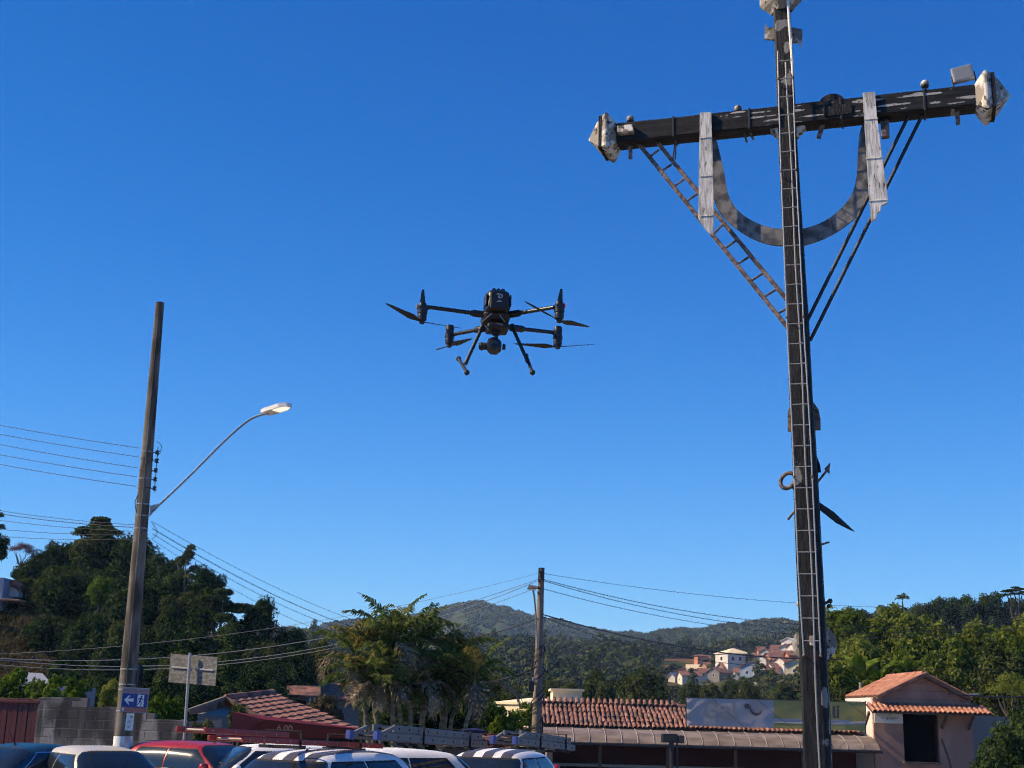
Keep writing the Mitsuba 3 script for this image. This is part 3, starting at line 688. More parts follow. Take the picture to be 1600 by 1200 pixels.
_hill = [(42, 908, 30, 88), (66, 962, 34, 84), (64, 1018, 26, 78), (100, 876, 36, 91), (66, 892, 32, 90), (150, 884, 48, 90), (207, 876, 42, 90), (252, 902, 38, 87), (322, 934, 38, 80), (50, 938, 36, 86), (108, 940, 50, 84), (172, 946, 52, 82), (232, 950, 48, 80), (284, 966, 42, 77), (404, 982, 38, 77), (80, 1000, 38, 78), (140, 1006, 46, 74), (200, 1020, 48, 72), (256, 1014, 46, 72), (308, 1018, 42, 70), (360, 1024, 42, 70), (412, 1034, 38, 70), (462, 1044, 30, 74), (164, 1050, 36, 66), (230, 1062, 38, 64), (286, 1056, 40, 62), (345, 1066, 42, 60), (398, 1070, 36, 62), (440, 1066, 30, 66), (500, 1034, 28, 90), (130, 900, 40, 90), (270, 930, 40, 84), (190, 990, 50, 76)]
for i, (px, py, r, Y) in enumerate(_hill):
    row = [q for q in _hill if (q[1] < 935, q[1] < 1015) == (py < 935, py < 1015)]
    lab = 'dark green tree on the left hill, %s from the left in its %s row' % (nth(sorted(row).index((px, py, r, Y))), 'upper' if py < 935 else 'middle' if py < 1015 else 'lower')
    r *= 1.18
    tree('hill_tree', lab, [('dome', 0), ('dome', 1), ('tall', 0), ('dome', 3), ('dome', 2), ('tall', 1)][i % 6], px, py, r, Y, group=HG, m='leaf_mid' if i % 4 == 1 else None)
for i, (px, py, r, Y) in enumerate([(118, 1074, 34, 62), (160, 1084, 30, 60), (205, 1086, 34, 60), (258, 1088, 34, 58), (312, 1088, 34, 57), (368, 1092, 30, 58), (430, 1090, 28, 60), (100, 1046, 28, 70)]):
    tree('hill_bush', 'dark bushy growth at the foot of the left wood, %s from the left' % nth(sorted([118, 160, 205, 258, 312, 368, 430, 100]).index(px)), ('bush', 0), px, py, r, Y, 'bush', 'bushes at the foot of the left wood', m='leaf_dark')
tree('hill_tree', 'small lighter green crown lit in the middle of the dark left wood', ('bush', 0), 158, 920, 22, 78, m='leaf_bright')
tree('hill_tree', 'olive bushy tree behind the sign on the leaning pole', ('olive', 0), 178, 1084, 26, 45)

BG = 'yellow green trees on the right bank'
_bank = [(1322, 1000, 62, 66), (1392, 1006, 62, 68), (1462, 1016, 62, 70), (1532, 1020, 60, 70), (1596, 1018, 58, 66), (1356, 1046, 62, 60), (1430, 1040, 60, 62), (1500, 1052, 56, 58), (1310, 1070, 44, 56)]
for i, (px, py, r, Y) in enumerate(_bank):
    row = sorted(q for q in _bank if (q[1] < 1030) == (py < 1030))
    BL = 'yellow green tree on the right bank, %s from the left in the %s row' % (nth(row.index((px, py, r, Y))), 'upper' if py < 1030 else 'lower')
    tree('bank_tree', BL, ('olive', i % 3), px, py, r, Y, group=BG)
for i, (px, py, r, Y) in enumerate([(1305, 1108, 40, 54), (1365, 1104, 42, 55), (1530, 1098, 44, 54), (1580, 1090, 46, 52), (1470, 1090, 44, 56)]):
    tree('bank_bush', 'green bush low on the right bank, %s from the left' % nth(sorted([1305, 1365, 1530, 1580, 1470]).index(px)), ('bush', 0), px, py, r, Y, 'bush', 'bushes low on the right bank', m='leaf_olive' if i % 2 else 'leaf_mid')
tree('bank_tree', 'greyer twiggy tree on the right bank by the picture edge', ('olive', 1), 1566, 1062, 56, 52, m='leaf_mid')
tree('bank_tree', 'twiggy half bare tree drooping right of the booth', ('twiggy', 0), 1590, 1096, 60, 46, m='leaf_olive')
tree('skyline_tree', 'flat crowned tree standing above the right skyline', ('layer', 0), 1584, 926, 26, 150, tall=.55)
for i, (px, py, r) in enumerate([(1470, 954, 26), (1505, 952, 28), (1545, 950, 28), (1590, 956, 30), (1440, 962, 24), (1395, 968, 24), (1350, 974, 24), (1320, 980, 20)]):
    tree('skyline_tree', 'dark skyline tree on the right hill, %s from the left' % nth(sorted([1470, 1505, 1545, 1590, 1440, 1395, 1350, 1320]).index(px)), ('dome', i % 4), px, py, r, 190, group='dark trees along the right skyline')
tree('mango_tree', 'big dark dome shaped tree behind the tiled roof, left of the banner', ('dome', 0), 1005, 1082, 60, 105, m='leaf_mid', tall=.8)
tree('mango_tree', 'lower rounded tree against the left side of the dome shaped tree', ('olive', 1), 938, 1090, 40, 100, m='leaf_mid')
for i, (px, py, r, Y) in enumerate([(1110, 1090, 26, 120), (1170, 1092, 28, 125), (1225, 1090, 26, 130), (1080, 1084, 20, 140), (1140, 1084, 20, 150)]):
    tree('valley_tree', 'dull green tree between banner and hillside houses, %s from the left' % nth(sorted([1110, 1170, 1225, 1080, 1140]).index(px)), ('olive', i % 3), px, py, r, Y, group='trees between banner and houses', m='leaf_mid')
for i, (px, py, r, Y) in enumerate([(770, 1078, 30, 75), (800, 1090, 24, 70), (745, 1090, 26, 72), (860, 1080, 22, 110), (890, 1085, 22, 115), (720, 1075, 30, 80), (560, 1080, 34, 75), (600, 1100, 40, 60)]):
    tree('valley_tree', 'green tree in the hollow behind palms and wooden pole, %s from the left' % nth(sorted([770, 800, 745, 860, 890, 720, 560, 600]).index(px)), ('dome', i % 4), px, py, r, Y, group='trees in the hollow', m='leaf_mid')

# wood covering the far slopes: one mass
leaf_small = crown(5, blobs_dome(5, 6, .8, .55, (.4, .55)), 260, .26, jag=.5)
leaf_small2 = crown(6, [(0, 0, .2, .5), (.1, 0, .7, .42), (-.1, .1, 1.1, .3), (0, 0, -.2, .45)], 260, .24, jag=.5)
for k, m_ in enumerate((leaf_small, leaf_small2)):
    scene[f'forest_crown_group_{k}'] = {'type': 'shapegroup', 'crown': mikit.ply(m_, 'leaf_forest')}
labels['forest'] = {'label': 'mixed wood covering the slopes of the valley', 'category': 'forest', 'kind': 'stuff'}
rf = np.random.default_rng(77); cnt = 0
VILLAGE = [(1040, 1255, 1005, 1078)]
for _ in range(5200):
    Y = rf.uniform(130 ** 2, 740 ** 2) ** .5; u = rf.uniform(-.2, .46); x = u * Y
    if u < -.14 and Y < 160: continue
    g = float(H(x, Y)); px_ = 800 + u * 2000; py_ = 1110 + .028 * (px_ - 800) - (g - 2.1) / Y * 2000
    if 835 < px_ < 935 and 400 < Y < 505: continue
    if 1030 < px_ < 1265 and 215 < Y < 545 and (py_ < 1072 or Y > 330) and rf.uniform() < .96: continue
    if meshkit.noise(np.array([x / 55, Y / 55, 0.]), 4) > .74: continue
    cnt += 1; r = rf.uniform(2.6, 5.2) * (.75 if Y < 220 else 1)
    if 1030 < px_ < 1265 and Y < 330: r = min(r, 2.3)
    scene[f'forest__{cnt:04d}'] = {'type': 'instance', 'group': {'type': 'ref', 'id': f'forest_crown_group_{int(rf.uniform() < .3)}'}, 'to_world': T().translate([x, Y, g + r * .75]).rotate([0, 0, 1], rf.uniform(0, 360)).scale([r, r, r * rf.uniform(.75, 1.15)])}
# tree cover on the mountain and ridge: one mass each
_ico = trimesh.creation.icosphere(0)
lump = cat_(crown(8, [(0, 0, .3, .7), (.4, .1, .1, .5), (-.4, 0, .1, .5)], 30, .8, core=False), *[trimesh.Trimesh(_ico.vertices * r_ + np.array(o_), _ico.faces, process=False) for o_, r_ in (((0, 0, .3), .6), ((.4, .1, .1), .45), ((-.4, 0, .1), .42))])
scene['mountain_crown_group'] = {'type': 'shapegroup', 'crown': mikit.ply(lump, 'leaf_forest')}
labels['mountain_wood'] = {'label': 'scattered trees covering the distant mountain slopes', 'category': 'forest', 'kind': 'stuff'}
cnt = 0
for Pt, num, rr in ((M1, 12000, (2., 4.2)), (M2, 5000, (2.5, 5))):
    a, b = Pt.shape[:2]
    e1, e2 = Pt[1:, :-1] - Pt[:-1, :-1], Pt[:-1, 1:] - Pt[:-1, :-1]; area = np.linalg.norm(np.cross(e1, e2), axis=-1)
    area[:int(a * .2)] = 0; area[int(a * .66):] = 0; cells = rf.choice(area.size, num, p=area.ravel() / area.sum())
    for cell in cells:
        i, j = divmod(int(cell), b - 1); q = Pt[i, j] + e1[i, j] * rf.uniform() + e2[i, j] * rf.uniform()
        bare = meshkit.fbm(np.array([q[0] / 50, q[1] / 50, q[2] / 50.]), 3, 0)
        if bare > .63: continue
        if Pt is M1 and -20 < q[0] < 60 and q[2] > 84 and bare > .57: continue
        cnt += 1; r = rf.uniform(*rr)
        scene[f'mountain_wood__{cnt:04d}'] = {'type': 'instance', 'group': {'type': 'ref', 'id': 'mountain_crown_group'}, 'to_world': T().translate([q[0] + rf.uniform(-4, 4), q[1], q[2] + .2 * r]).rotate([0, 0, 1], rf.uniform(0, 360)).scale(r)}

# ------------------------------------------------------------------ palms
leaf('palm_green', (.055, .095, .02), (.13, .17, .045), 2., 1., (.2, .22, .09))
leaf('palm_yellow', (.13, .125, .03), (.23, .2, .055), 2., .9, (.28, .24, .09))
leaf('palm_dry', (.13, .105, .068), (.28, .235, .16), 2., .5, (.36, .32, .24))
mat('palm_stem', lambda p, n, uv: mix((.1, .1, .06), (.22, .2, .14), smoothstep(.3, .7, noise(p.x * 3, p.y * 3, p.z * 14))), .7)


def frond(o, az, elev, L, bend, rg, width=.52, nl=26):
    """A rachis that arches over, with two rows of narrow leaflets hanging from it."""
    t = np.linspace(0, 1, 12); ang = elev - bend * t ** 1.4
    dx = np.cumsum(np.cos(ang)) * L / 12; dz = np.cumsum(np.sin(ang)) * L / 12
    h = np.array([math.cos(az), math.sin(az), 0]); p = np.asarray(o) + dx[:, None] * h + np.stack([0 * dz, 0 * dz, dz], 1)
    ms = [tube(p, np.linspace(.022, .006, 12), 5)]
    V = []; side = np.cross(h, (0, 0, 1))
    for s in (-1, 1):
        for k in np.linspace(.18, 1, nl):
            f = k * 11; i = min(int(f), 10); c = p[i] + (p[i + 1] - p[i]) * (f - i); d = p[i + 1] - p[i]; d /= np.linalg.norm(d)
            ll = width * math.sin(min(1, k * 1.05 + .12) * np.pi * .93) ** .6 * rg.uniform(.8, 1.15)
            q = d * rg.uniform(.55, .9) + side * s * rg.uniform(.7, 1.) + np.array([0, 0, rg.uniform(-.1, .35)]); q /= np.linalg.norm(q)
            mid = c + q * ll * .55; tip = c + q * ll * .9 + np.array([0, 0, -ll * rg.uniform(.15, .5)]); w = d * .034
            V += [c - w * .5, c + w * .5, mid + w * .9, mid - w * .9, mid - w * .9, mid + w * .9, tip + w * .1, tip - w * .1]
    F = np.arange(len(V)).reshape(-1, 4)
    return cat_(ms[0], quads(V, F))


def palm(px, py, Y, r, label, nf=11, stems=1, group=None, dry=.3, seed=0, base_px=None):
    top = P(px, py, Y); rg = np.random.default_rng(seed); t = thing('palm_tree', label, 'palm', group)
    bx = P(base_px or px, 1150, Y); base = np.array([bx[0], Y + rg.uniform(-.2, .2), float(H(bx[0], Y)) - .1])
    part(t, 'trunk', limb(base, top, .075, .05, seed, 10, .03), 'palm_stem', smooth=True)
    cs = tube([top - (top - base) * .06, top + np.array([0, 0, .25])], [.06, .03], 8)
    part(t, 'crownshaft', cs, 'palm_stem', smooth=True)
    for k in range(nf):
        az = k * 2.399 + rg.uniform(-.4, .4); young = k / nf
        elev = 1.42 - .85 * young + rg.uniform(-.15, .15); bend = rg.uniform(.75, 1.35) + .6 * young
        tone = 'palm_dry' if young > 1 - dry * .7 and rg.uniform() < .75 else ('palm_yellow' if rg.uniform() < .1 else 'palm_green')
        if tone == 'palm_dry': elev -= .5; bend += .5
        part(t, 'frond', frond(top + np.array([0, 0, .1]), az, elev, r * rg.uniform(.85, 1.15), bend, rg), tone, smooth=False)


for i, (px, py, r, bp, lab, dry) in enumerate([
        (612, 1012, 1.45, 640, 'tallest palm in the middle of the clump', .2), (556, 1034, 1.5, 624, 'leftmost palm with yellow drooping fronds', .45), (655, 1026, 1.4, 650, 'palm in the middle of the clump, right of the tallest', .15),
        (704, 1052, 1.45, 664, 'palm on the right of the clump with arching top fronds', .25), (742, 1076, 1.35, 678, 'rightmost palm with dull fan of dry fronds', .5), (584, 1088, 1.35, 630, 'low palm at front left with dry bleached fronds', .8),
        (640, 1078, 1.35, 646, 'low palm at front centre of the clump with one yellow frond', .5), (690, 1094, 1.25, 668, 'low dark palm behind the front of the clump', .3), (600, 1052, 1.5, 636, 'mid height palm filling the centre left of the clump', .3),
        (612, 1106, 1.2, 626, 'short green palm low at the front left of the clump', .1), (664, 1104, 1.2, 658, 'short green palm low in the middle of the clump', .1), (716, 1098, 1.2, 690, 'short green palm low at the right of the clump', .15), (566, 1078, 1.2, 612, 'short leaning palm on the far left of the clump', .3)]):
    palm(px, py, 33.5 + (i % 4) * .45 - (.8 if i in (5, 6) else 0), r, lab, 11, dry=dry, seed=100 + i, base_px=bp)
for i, (px, py, r, Y) in enumerate([(640, 1126, 36, 36), (690, 1122, 38, 36.5), (600, 1130, 28, 36.5), (730, 1120, 30, 37)]):
    tree('undergrowth_bush', 'dark bush among the palm stems, %s from the left' % nth(sorted([640, 690, 600, 730]).index(px)), ('bush', 0), px, py, r, Y, 'bush', 'bushes among the palm stems', m='leaf_dark')
palm_far = palm(1410, 939, 160, .95, 'small lone palm on the right skyline', 11, dry=0, seed=160, base_px=1410)

# near shrubs
for px, py, r, Y, lab in [(20, 1074, 42, 32.5, 'bright green shrub over the red gate'), (75, 1080, 36, 32, 'bright green shrub over the left end of the block wall'), (118, 1076, 28, 33, 'light green feathery shrub over the middle of the block wall'),
                          (250, 1102, 28, 32, 'bright green shrub right of the evacuation sign'), (272, 1108, 28, 32.5, 'bright green shrub behind the sign post'), (790, 1124, 30, 36, 'bright green leafy shrub left of the wooden pole'),
                          (762, 1108, 26, 38, 'taller green shrub by the palms, left of the bright one'), (824, 1112, 22, 38.5, 'yellow green shrub just left of the tiled roof')]:
    tree('shrub', lab, ('shrub', 0), px, py, r, Y, 'shrub', tall=.9)
tree('shrub', 'dull green shrub on the small house roof edge behind the red fascia', ('bush', 0), 372, 1116, 20, 35.5, 'shrub', m='leaf_dark')
tree('shrub', 'green shrub under the red ladder end by the block wall', ('shrub', 0), 318, 1144, 24, 31, 'shrub', m='leaf_mid')
tree('shrub', 'dry grassy bush beside the small balcony house', ('bush', 0), 505, 1112, 30, 46, 'shrub', m='leaf_dry')
for px, py, r, Y in [(1570, 1165, 40, 33), (1600, 1140, 40, 34), (1545, 1190, 30, 32)]:
    tree('shrub', 'dark glossy shrub right of the booth, %s of the three from the left' % nth(sorted([1570, 1600, 1545]).index(px)), ('bush', 0), px, py, r, Y, 'shrub', 'dark shrubs right of the booth', m='leaf_dark')
# banana plants behind the banner
def banana(px, py, Y, seed, lab):
    o = P(px, py, Y); rg = np.random.default_rng(seed); t = thing('banana_plant', lab, 'plant'); g = float(H(o[0], o[1]))
    part(t, 'stem', tube([[o[0], o[1], g - .1], o], [.13, .07], 9), 'palm_stem', smooth=True)
    for k in range(6):
        az = k * 2.4 + seed; h = np.array([math.cos(az), math.sin(az), 0]); L = rg.uniform(1.1, 1.7); tt = np.linspace(0, 1, 9); ang = 1.25 - tt ** 1.5 * rg.uniform(.8, 2.)
        p = o + np.cumsum(np.cos(ang))[:, None] * h * L / 9 + np.stack([tt * 0, tt * 0, np.cumsum(np.sin(ang)) * L / 9], 1); s_ = np.cross(h, (0, 0, 1)); wd = .24 * np.sin(np.clip(tt * 1.1 + .05, 0, 1) * np.pi) ** .6
        part(t, 'blade', grid(np.stack([p + s_ * wd[:, None] - [0, 0, .05], p, p - s_ * wd[:, None] - [0, 0, .05]], 1)), 'leaf_bright')
banana(1345, 1066, 46, 1, 'banana plant right of the cross, behind the banner'); banana(1372, 1072, 47, 3, 'second banana plant, left of the booth roof'); banana(1418, 1066, 50, 5, 'banana plant behind the booth roof')

# tufts of dry grass on the bare slope under the white house
rg = np.random.default_rng(31); n_ = 5200
dv = np.array([P(x, y, 1.) - EYE for x, y in zip(rg.uniform(-40, 130, n_), rg.uniform(955, 1075, n_))]); Yg = np.linspace(56, 96, 60)
q_ = EYE + dv[:, None] * Yg[None, :, None]; below = q_[..., 2] <= H(q_[..., 0], q_[..., 1]); ok = below.any(1); q_ = q_[np.arange(n_), below.argmax(1)][ok]
q_ = np.repeat(q_ + rg.normal(size=q_.shape) * [.3, .3, 0], 3, 0); q_[:, 2] = H(q_[:, 0], q_[:, 1]); m_ = len(q_)
az = rg.uniform(0, 6.28, m_); h_ = np.stack([np.cos(az), np.sin(az), az * 0], 1) * rg.uniform(.1, .3, m_)[:, None]; w_ = np.stack([-h_[:, 1], h_[:, 0], az * 0], 1) * .5; up_ = np.stack([az * 0, az * 0, rg.uniform(.15, .42, m_)], 1)
tv = np.stack([q_ - w_, q_ + w_, q_ + h_ + w_ * .2 + up_, q_ + h_ - w_ * .2 + up_], 1).reshape(-1, 3)
leaf('dry_grass', (.07, .06, .025), (.16, .125, .06), .6, .4, (.07, .085, .025))
solo('grass', quads(tv, np.arange(len(tv)).reshape(-1, 4)), 'dry_grass', 'tufts of dry grass on the slope below the white house', 'grass', kind='stuff')
# ------------------------------------------------------------------ poles, wires, signs
def ground_at(p): return float(H(p[0], p[1]))
YP = 27.; KP = YP / 24
pole = thing('utility_pole', 'tall weathered concrete utility pole at left with a white painted foot', 'pole')
pb, pt = P(191, 1170, YP), P(250, 473, YP); ax = (pt - pb) / (pt - pb)[2]
foot = pb - ax * pb[2]
def on_pole(z): return foot + ax * z
def rp(z): return np.interp(z, [0, 1.2, 10.6], [.19, .184, .091])
zt = pt[2]
part(pole, 'shaft', tube([on_pole(z) for z in np.linspace(.0, zt, 40)], [rp(z) for z in np.linspace(0, zt, 40)], 16), 'pole_concrete', smooth=50)
zw = P(190, 1150, YP)[2]
part(pole, 'painted_foot', tube([on_pole(z) for z in (0, zw * .5, zw)], [rp(0) + .006, rp(zw * .5) + .006, rp(zw) + .006], 20), 'white_paint', smooth=50, label='white painted foot of the pole')
for py in (706, 717, 735, 748, 762, 788, 806, 826, 834, 846, 1046, 1070, 1078, 1111):
    z = P(215, py, YP)[2]
    part(pole, 'band', lathe([(rp(z) + .002, -.014), (rp(z) + .009, -.011), (rp(z) + .009, .011), (rp(z) + .002, .014)], on_pole(z), ax, 16), 'galvanised' if py % 3 else 'rusty_metal', smooth=50)
part(pole, 'groove_cover', beam(on_pole(1.9) + np.array([.03, -rp(1.9) + .01, 0]), on_pole(zt - .05) + np.array([.02, -rp(zt) + .005, 0]), .05, .03, .006), 'pole_concrete')
rack = thing('insulator_rack', 'vertical rack of five dark spool insulators on the concrete pole', 'insulators')
for px, py in ((246, 707), (245, 720), (243.5, 735), (242.5, 749), (241.5, 763)):
    c = P(px, py, YP - .02); part(rack, 'spool', lathe([(.02, -.045), (.045, -.04), (.045, -.022), (.025, -.008), (.025, .008), (.045, .022), (.045, .04), (.02, .045)], c, sides=14), 'porcelain', smooth=40)
    part(rack, 'hook', rod(c, on_pole(c[2]) + np.array([rp(c[2]) * .8, 0, 0]), .01, sides=6), 'rusty_metal')
part(rack, 'strap', rod(P(247, 698, YP), P(241, 769, YP), .009, sides=6), 'rusty_metal')
solo('loose_wire', tube([P(x, y, YP) for x, y in ((244, 690), (249, 692), (253, 698), (250, 708), (246, 712))], .007, 6), 'wire_black', 'short loose wire curling above the spool insulators', 'wire', smooth=True)
solo('drop_cable', tube([P(x, y, YP - .1) for x, y in ((216, 772), (211, 784), (212, 796), (216, 806))], .009, 6), 'wire_black', 'short black cable loop on the left of the concrete pole', 'cable', smooth=True)

mat('lamp_arm', (.13, .13, .14), .5, metallic=.3)
lampA = thing('street_lamp', 'street lamp with a long curved arm reaching right from the concrete pole', 'street lamp')
arm = [(236, 801), (252, 786), (300, 740), (350, 690), (372, 670), (390, 656), (405, 649), (420, 646)]
Ys = np.linspace(YP - .05, YP - 1.3, len(arm))
pts = np.array([P(x, y, q) for (x, y), q in zip(arm, Ys)])
from scipy.interpolate import CubicSpline
tt = np.linspace(0, 1, 40); k = np.r_[0, np.cumsum(np.linalg.norm(np.diff(pts, axis=0), axis=1))]
part(lampA, 'arm', tube(CubicSpline(k / k[-1], pts)(tt), .02, 12), 'lamp_arm', smooth=True)
part(lampA, 'bracket', hull([P(x, y, YP - .06 + d) for x, y in ((234, 790), (247, 789), (253, 786), (233, 808)) for d in (-.02, .02)]), 'galvanised')
hd, ht = P(416, 645.5, YP - 1.28), P(452, 634, YP - 1.62); Bm = basis(ht - hd)
Ln = np.linalg.norm(ht - hd)
def lp(pts_, z0, z1): return hull([hd + Bm @ np.array([x * 1.3, y * Ln, z]) for x, y in pts_ for z in (z0, z1)])
part(lampA, 'head', lp([(-.1, -.05), (.1, -.05), (.12, .15), (.12, .75), (.06, 1), (-.06, 1), (-.12, .75), (-.12, .15)], -.02, .06), 'white_paint')
part(lampA, 'lens', lp([(-.09, .42), (.09, .42), (.09, .76), (.04, .95), (-.04, .95), (-.09, .76)], -.032, -.015), 'lamp_lens', emitter={'type': 'area', 'radiance': rgb((.32, .3, .24))})

WL = [((0, 657), (218, 700)), ((0, 671), (217, 714)), ((0, 687), (215, 731)), ((0, 703), (214, 745)), ((0, 718), (213, 760))]
for i, (a, b) in enumerate(WL):
    A, Bp = P(*a, 30.), P(*b, YP); A = Bp + (A - Bp) * 2.6
    solo('overhead_wire', wire(Bp, A, .12, .009), 'wire_black', '%s wire of the upper set left of the concrete pole' % ('topmost', 'second', 'middle', 'fourth', 'lowest')[i], 'wire', 'upper wires left of the concrete pole')
for i, (a, b) in enumerate([((0, 782), (210, 820)), ((0, 787), (208, 824)), ((0, 797), (207, 830)), ((0, 811), (205, 836)), ((0, 822), (206, 843))]):
    A, Bp = P(*a, 30.), P(*b, YP + .1); A = Bp + (A - Bp) * 2.6
    solo('overhead_wire', wire(Bp, A, .25, .011 if i == 1 else .008), 'wire_black', '%s wire of the lower set left of the concrete pole' % ('topmost', 'second', 'middle', 'fourth', 'lowest')[i], 'wire', 'lower wires left of the concrete pole')
for i, (a, b, r_) in enumerate([((238, 815), (572, 952), .008), ((238, 826), (572, 958), .013), ((238, 834), (572, 962), .009), ((236, 842), (560, 966), .007)]):
    A, Bp = P(*a, YP), P(*b, 44.); Bp2 = A + (Bp - A) * 1.7
    solo('overhead_wire', wire(A, Bp2, .5 + .1 * i, r_), 'wire_black', '%s wire running down right from the concrete pole to the palms' % ('topmost', 'thick second', 'third', 'lowest')[i], 'wire', 'wires from the concrete pole towards the palms')
solo('wire_tail', tube([P(x, y, YP) for x, y in ((236, 815), (241, 822), (246, 830), (243, 838), (238, 842))], .007, 6), 'wire_black', 'thin wire tail hanging right of the concrete pole', 'wire', smooth=True)

YM = 37.
mb, mt = P(838, 1152, YM), P(846, 888, YM); mx = (mt - mb) / (mt - mb)[2]; gz = ground_at(mb); mf = mb + mx * (gz - .2 - mb[2])
wp = thing('utility_pole', 'brown wooden utility pole wrapped with cables beside the tiled roof', 'pole')
Lp = np.linalg.norm(mt - mf)
part(wp, 'shaft', tube([mf + (mt - mf) * t for t in np.linspace(0, 1, 30)], np.interp(np.linspace(0, 1, 30), [0, .35, 1], [.165, .15, .085]), 14), 'pole_wood', smooth=50)
part(wp, 'pole_cap', tube([mt - mx * .35, mt + mx * .01], .092, 14), 'dark_metal', smooth=50)
rr_ = np.random.default_rng(4); zz_ = np.linspace(.36, .72, 90)
part(wp, 'cable_wrap', cat_(*[tube([mf + (mt - mf) * t + np.array([math.cos(t * q * 60 + ph) * rdd, math.sin(t * q * 60 + ph) * rdd - .02, 0]) for t in zz_], .016, 5) for q, ph, rdd in ((1, 0, .17), (1.3, 2, .16), (.8, 4, .18), (.3, 5, .17))]), 'wire_black', smooth=True, kind='stuff')
for x, y in ((841, 892), (840, 905), (840, 908), (839, 918), (838.5, 926)):
    c = P(x + 3, y, YM - .1); part(wp, 'insulator', lathe([(.02, -.04), (.05, -.03), (.03, 0), (.05, .03), (.02, .04)], c, (1, 0, 0), 10), 'porcelain')
part(wp, 'junction_case', cbox((.16, .14, .3), P(830, 1072, YM - .2), .02), 'dark_metal')
part(wp, 'junction_case', cbox((.1, .1, .14), P(834, 1062, YM - .2), .02), 'grey_metal')
lm = thing('street_lamp', 'old street lamp on a thin curved pipe left of the wooden pole', 'street lamp')
lpts = [(840, 1012), (839, 990), (837.5, 965), (836, 945), (834.5, 930), (833, 922)]
part(lm, 'arm', tube([P(x, y, YM - .18 - .12 * i) for i, (x, y) in enumerate(lpts)], .027, 10), 'galvanised', smooth=True)
c = P(832, 919.5, YM - .85); part(lm, 'head', hull([c + np.array(q) for q in ((-.15, -.12, -.02), (.14, -.12, .0), (-.15, .1, -.02), (.14, .1, .0), (-.1, -.1, .09), (.12, -.08, .07), (-.1, .1, .09), (.12, .1, .07))]), 'pole_wood'); part(lm, 'lens', cbox((.2, .14, .03), c + np.array([0, 0, -.03]), .01), 'lamp_lens')
WM = [((840, 896), [(0, 1022)], 'top wire from the left edge to the wooden pole', .4, .007), ((840, 905), [(0, 1029)], 'upper of two close wires from the left edge to the wooden pole', .75, .012), ((840, 907.5), [(0, 1031)], 'lower of two close wires from the left edge to the wooden pole', .95, .012), ((829, 922), [(0, 1039)], 'lowest wire from the left edge to the old street lamp', .85, .011)]
for a, (b,), lab, sg, r_ in WM:
    A, Bp = P(*a, YM - .1), P(*b, 33.)
    solo('overhead_wire', wire(A, Bp, sg, r_, 40), 'wire_pale', lab, 'wire')
for x, y, Y in ((52, 1028, 33.3), (404, 991, 34.6)):
    solo('wire_spacer', cat_(rod(P(x - 3, y - 3, Y), P(x + 3, y + 3, Y), .03), ball(P(x, y, Y), .05, 1)), 'dark_metal', 'dark splice on the wires near the left edge' if x < 100 else 'dark splice on the wires before the left wood', 'wire splice')
for a, b, lab, sg, r_ in (((848, 896), (1600, 949), 'top wire from the wooden pole to the right edge', .35, .008), ((848, 905), (1600, 964), 'upper of two close wires right of the wooden pole', .75, .013), ((848, 907), (1600, 968), 'lower of two close wires right of the wooden pole', .85, .013), ((849, 920), (1600, 980), 'fourth wire down, right of the wooden pole', .75, .011),
                        ((848, 960), (1320, 1030), 'dark sagging cable from the wooden pole behind the cross', .35, .022), ((848, 964), (1180, 1040), 'second dark cable dropping right from the wooden pole', .25, .014), ((840, 966), (690, 1002), 'dark cable from the wooden pole down left to the palms', .12, .02), ((838, 1042), (740, 1066), 'thick cable bundle low on the left of the wooden pole', .12, .03)):
    A, Bp = P(*a, YM - .1), P(*b, 41. if b[0] > 900 else 39.)
    solo('overhead_wire', wire(A, Bp, sg, r_, 40), 'wire_black', lab, 'wire')
for a, b, lab, r_, Y in (((1480, 1083), (1640, 1086), 'thick dark cable right of the booth roof', .03, 36), ((1290, 1040), (1640, 1044), 'thin wire across the yellow green trees', .009, 44), ((1290, 1004), (1640, 962), 'thin wire sloping up across the right bank trees', .007, 44), ((1500, 1096), (1640, 1106), 'lower thin wire right of the booth roof', .012, 40)):
    solo('overhead_wire', wire(P(*a, Y), P(*b, Y + 2), .08, r_), 'wire_black', lab, 'wire')

# evacuation sign, notice, round sign on the concrete pole
mat('sign_blue', (.02, .045, .2), .45); mat('tarp_blue', (.012, .02, .09), .6); mat('sign_orange', (.42, .1, .06), .5); mat('sign_white', (.68, .68, .66), .5); mat('sign_grey', (.22, .22, .25), .5)
def text(s_, h_, bold=True):
    m = meshkit.text_mesh(s_, h_, .003, bold); m.apply_translation([-m.bounds[:, 0].mean(), -m.bounds[:, 1].mean(), 0]); return m
def placed(m, M, c): return trimesh.Trimesh(m.vertices @ np.asarray(M).T + np.array(c), m.faces, process=False)
sg = thing('evacuation_sign', 'small blue and orange evacuation sign with arrow and running man on the pole', 'sign')
SY = YP - .28; a0, a1, a2, a3 = P(190.5, 1076, SY), P(231.5, 1074.5, SY), P(230, 1112, SY), P(190.5, 1113.5, SY)
sc = (a0 + a1 + a2 + a3) / 4; sw_, sh_ = .535, .49; SM = yaw(.12) @ np.array([[math.cos(.02), 0, math.sin(.02)], [0, 1, 0], [-math.sin(.02), 0, math.cos(.02)]]); SV = SM @ VERT
def on_sign(x, z, d=0.): return sc + SM @ np.array([x * KP, -.008 - d, z * KP])
part(sg, 'backing', cbox((sw_, .016, sh_), sc, .004, SM), 'sign_grey')
def sign_poly(name, poly, m, d, label=None):
    poly = poly if hasattr(poly, 'area') else Polygon(poly)
    poly = affinity.scale(poly, KP, KP, origin=(0, 0)); part(sg, name, plate(poly, .003, SV, on_sign(0, 0, d)), m, label=label)
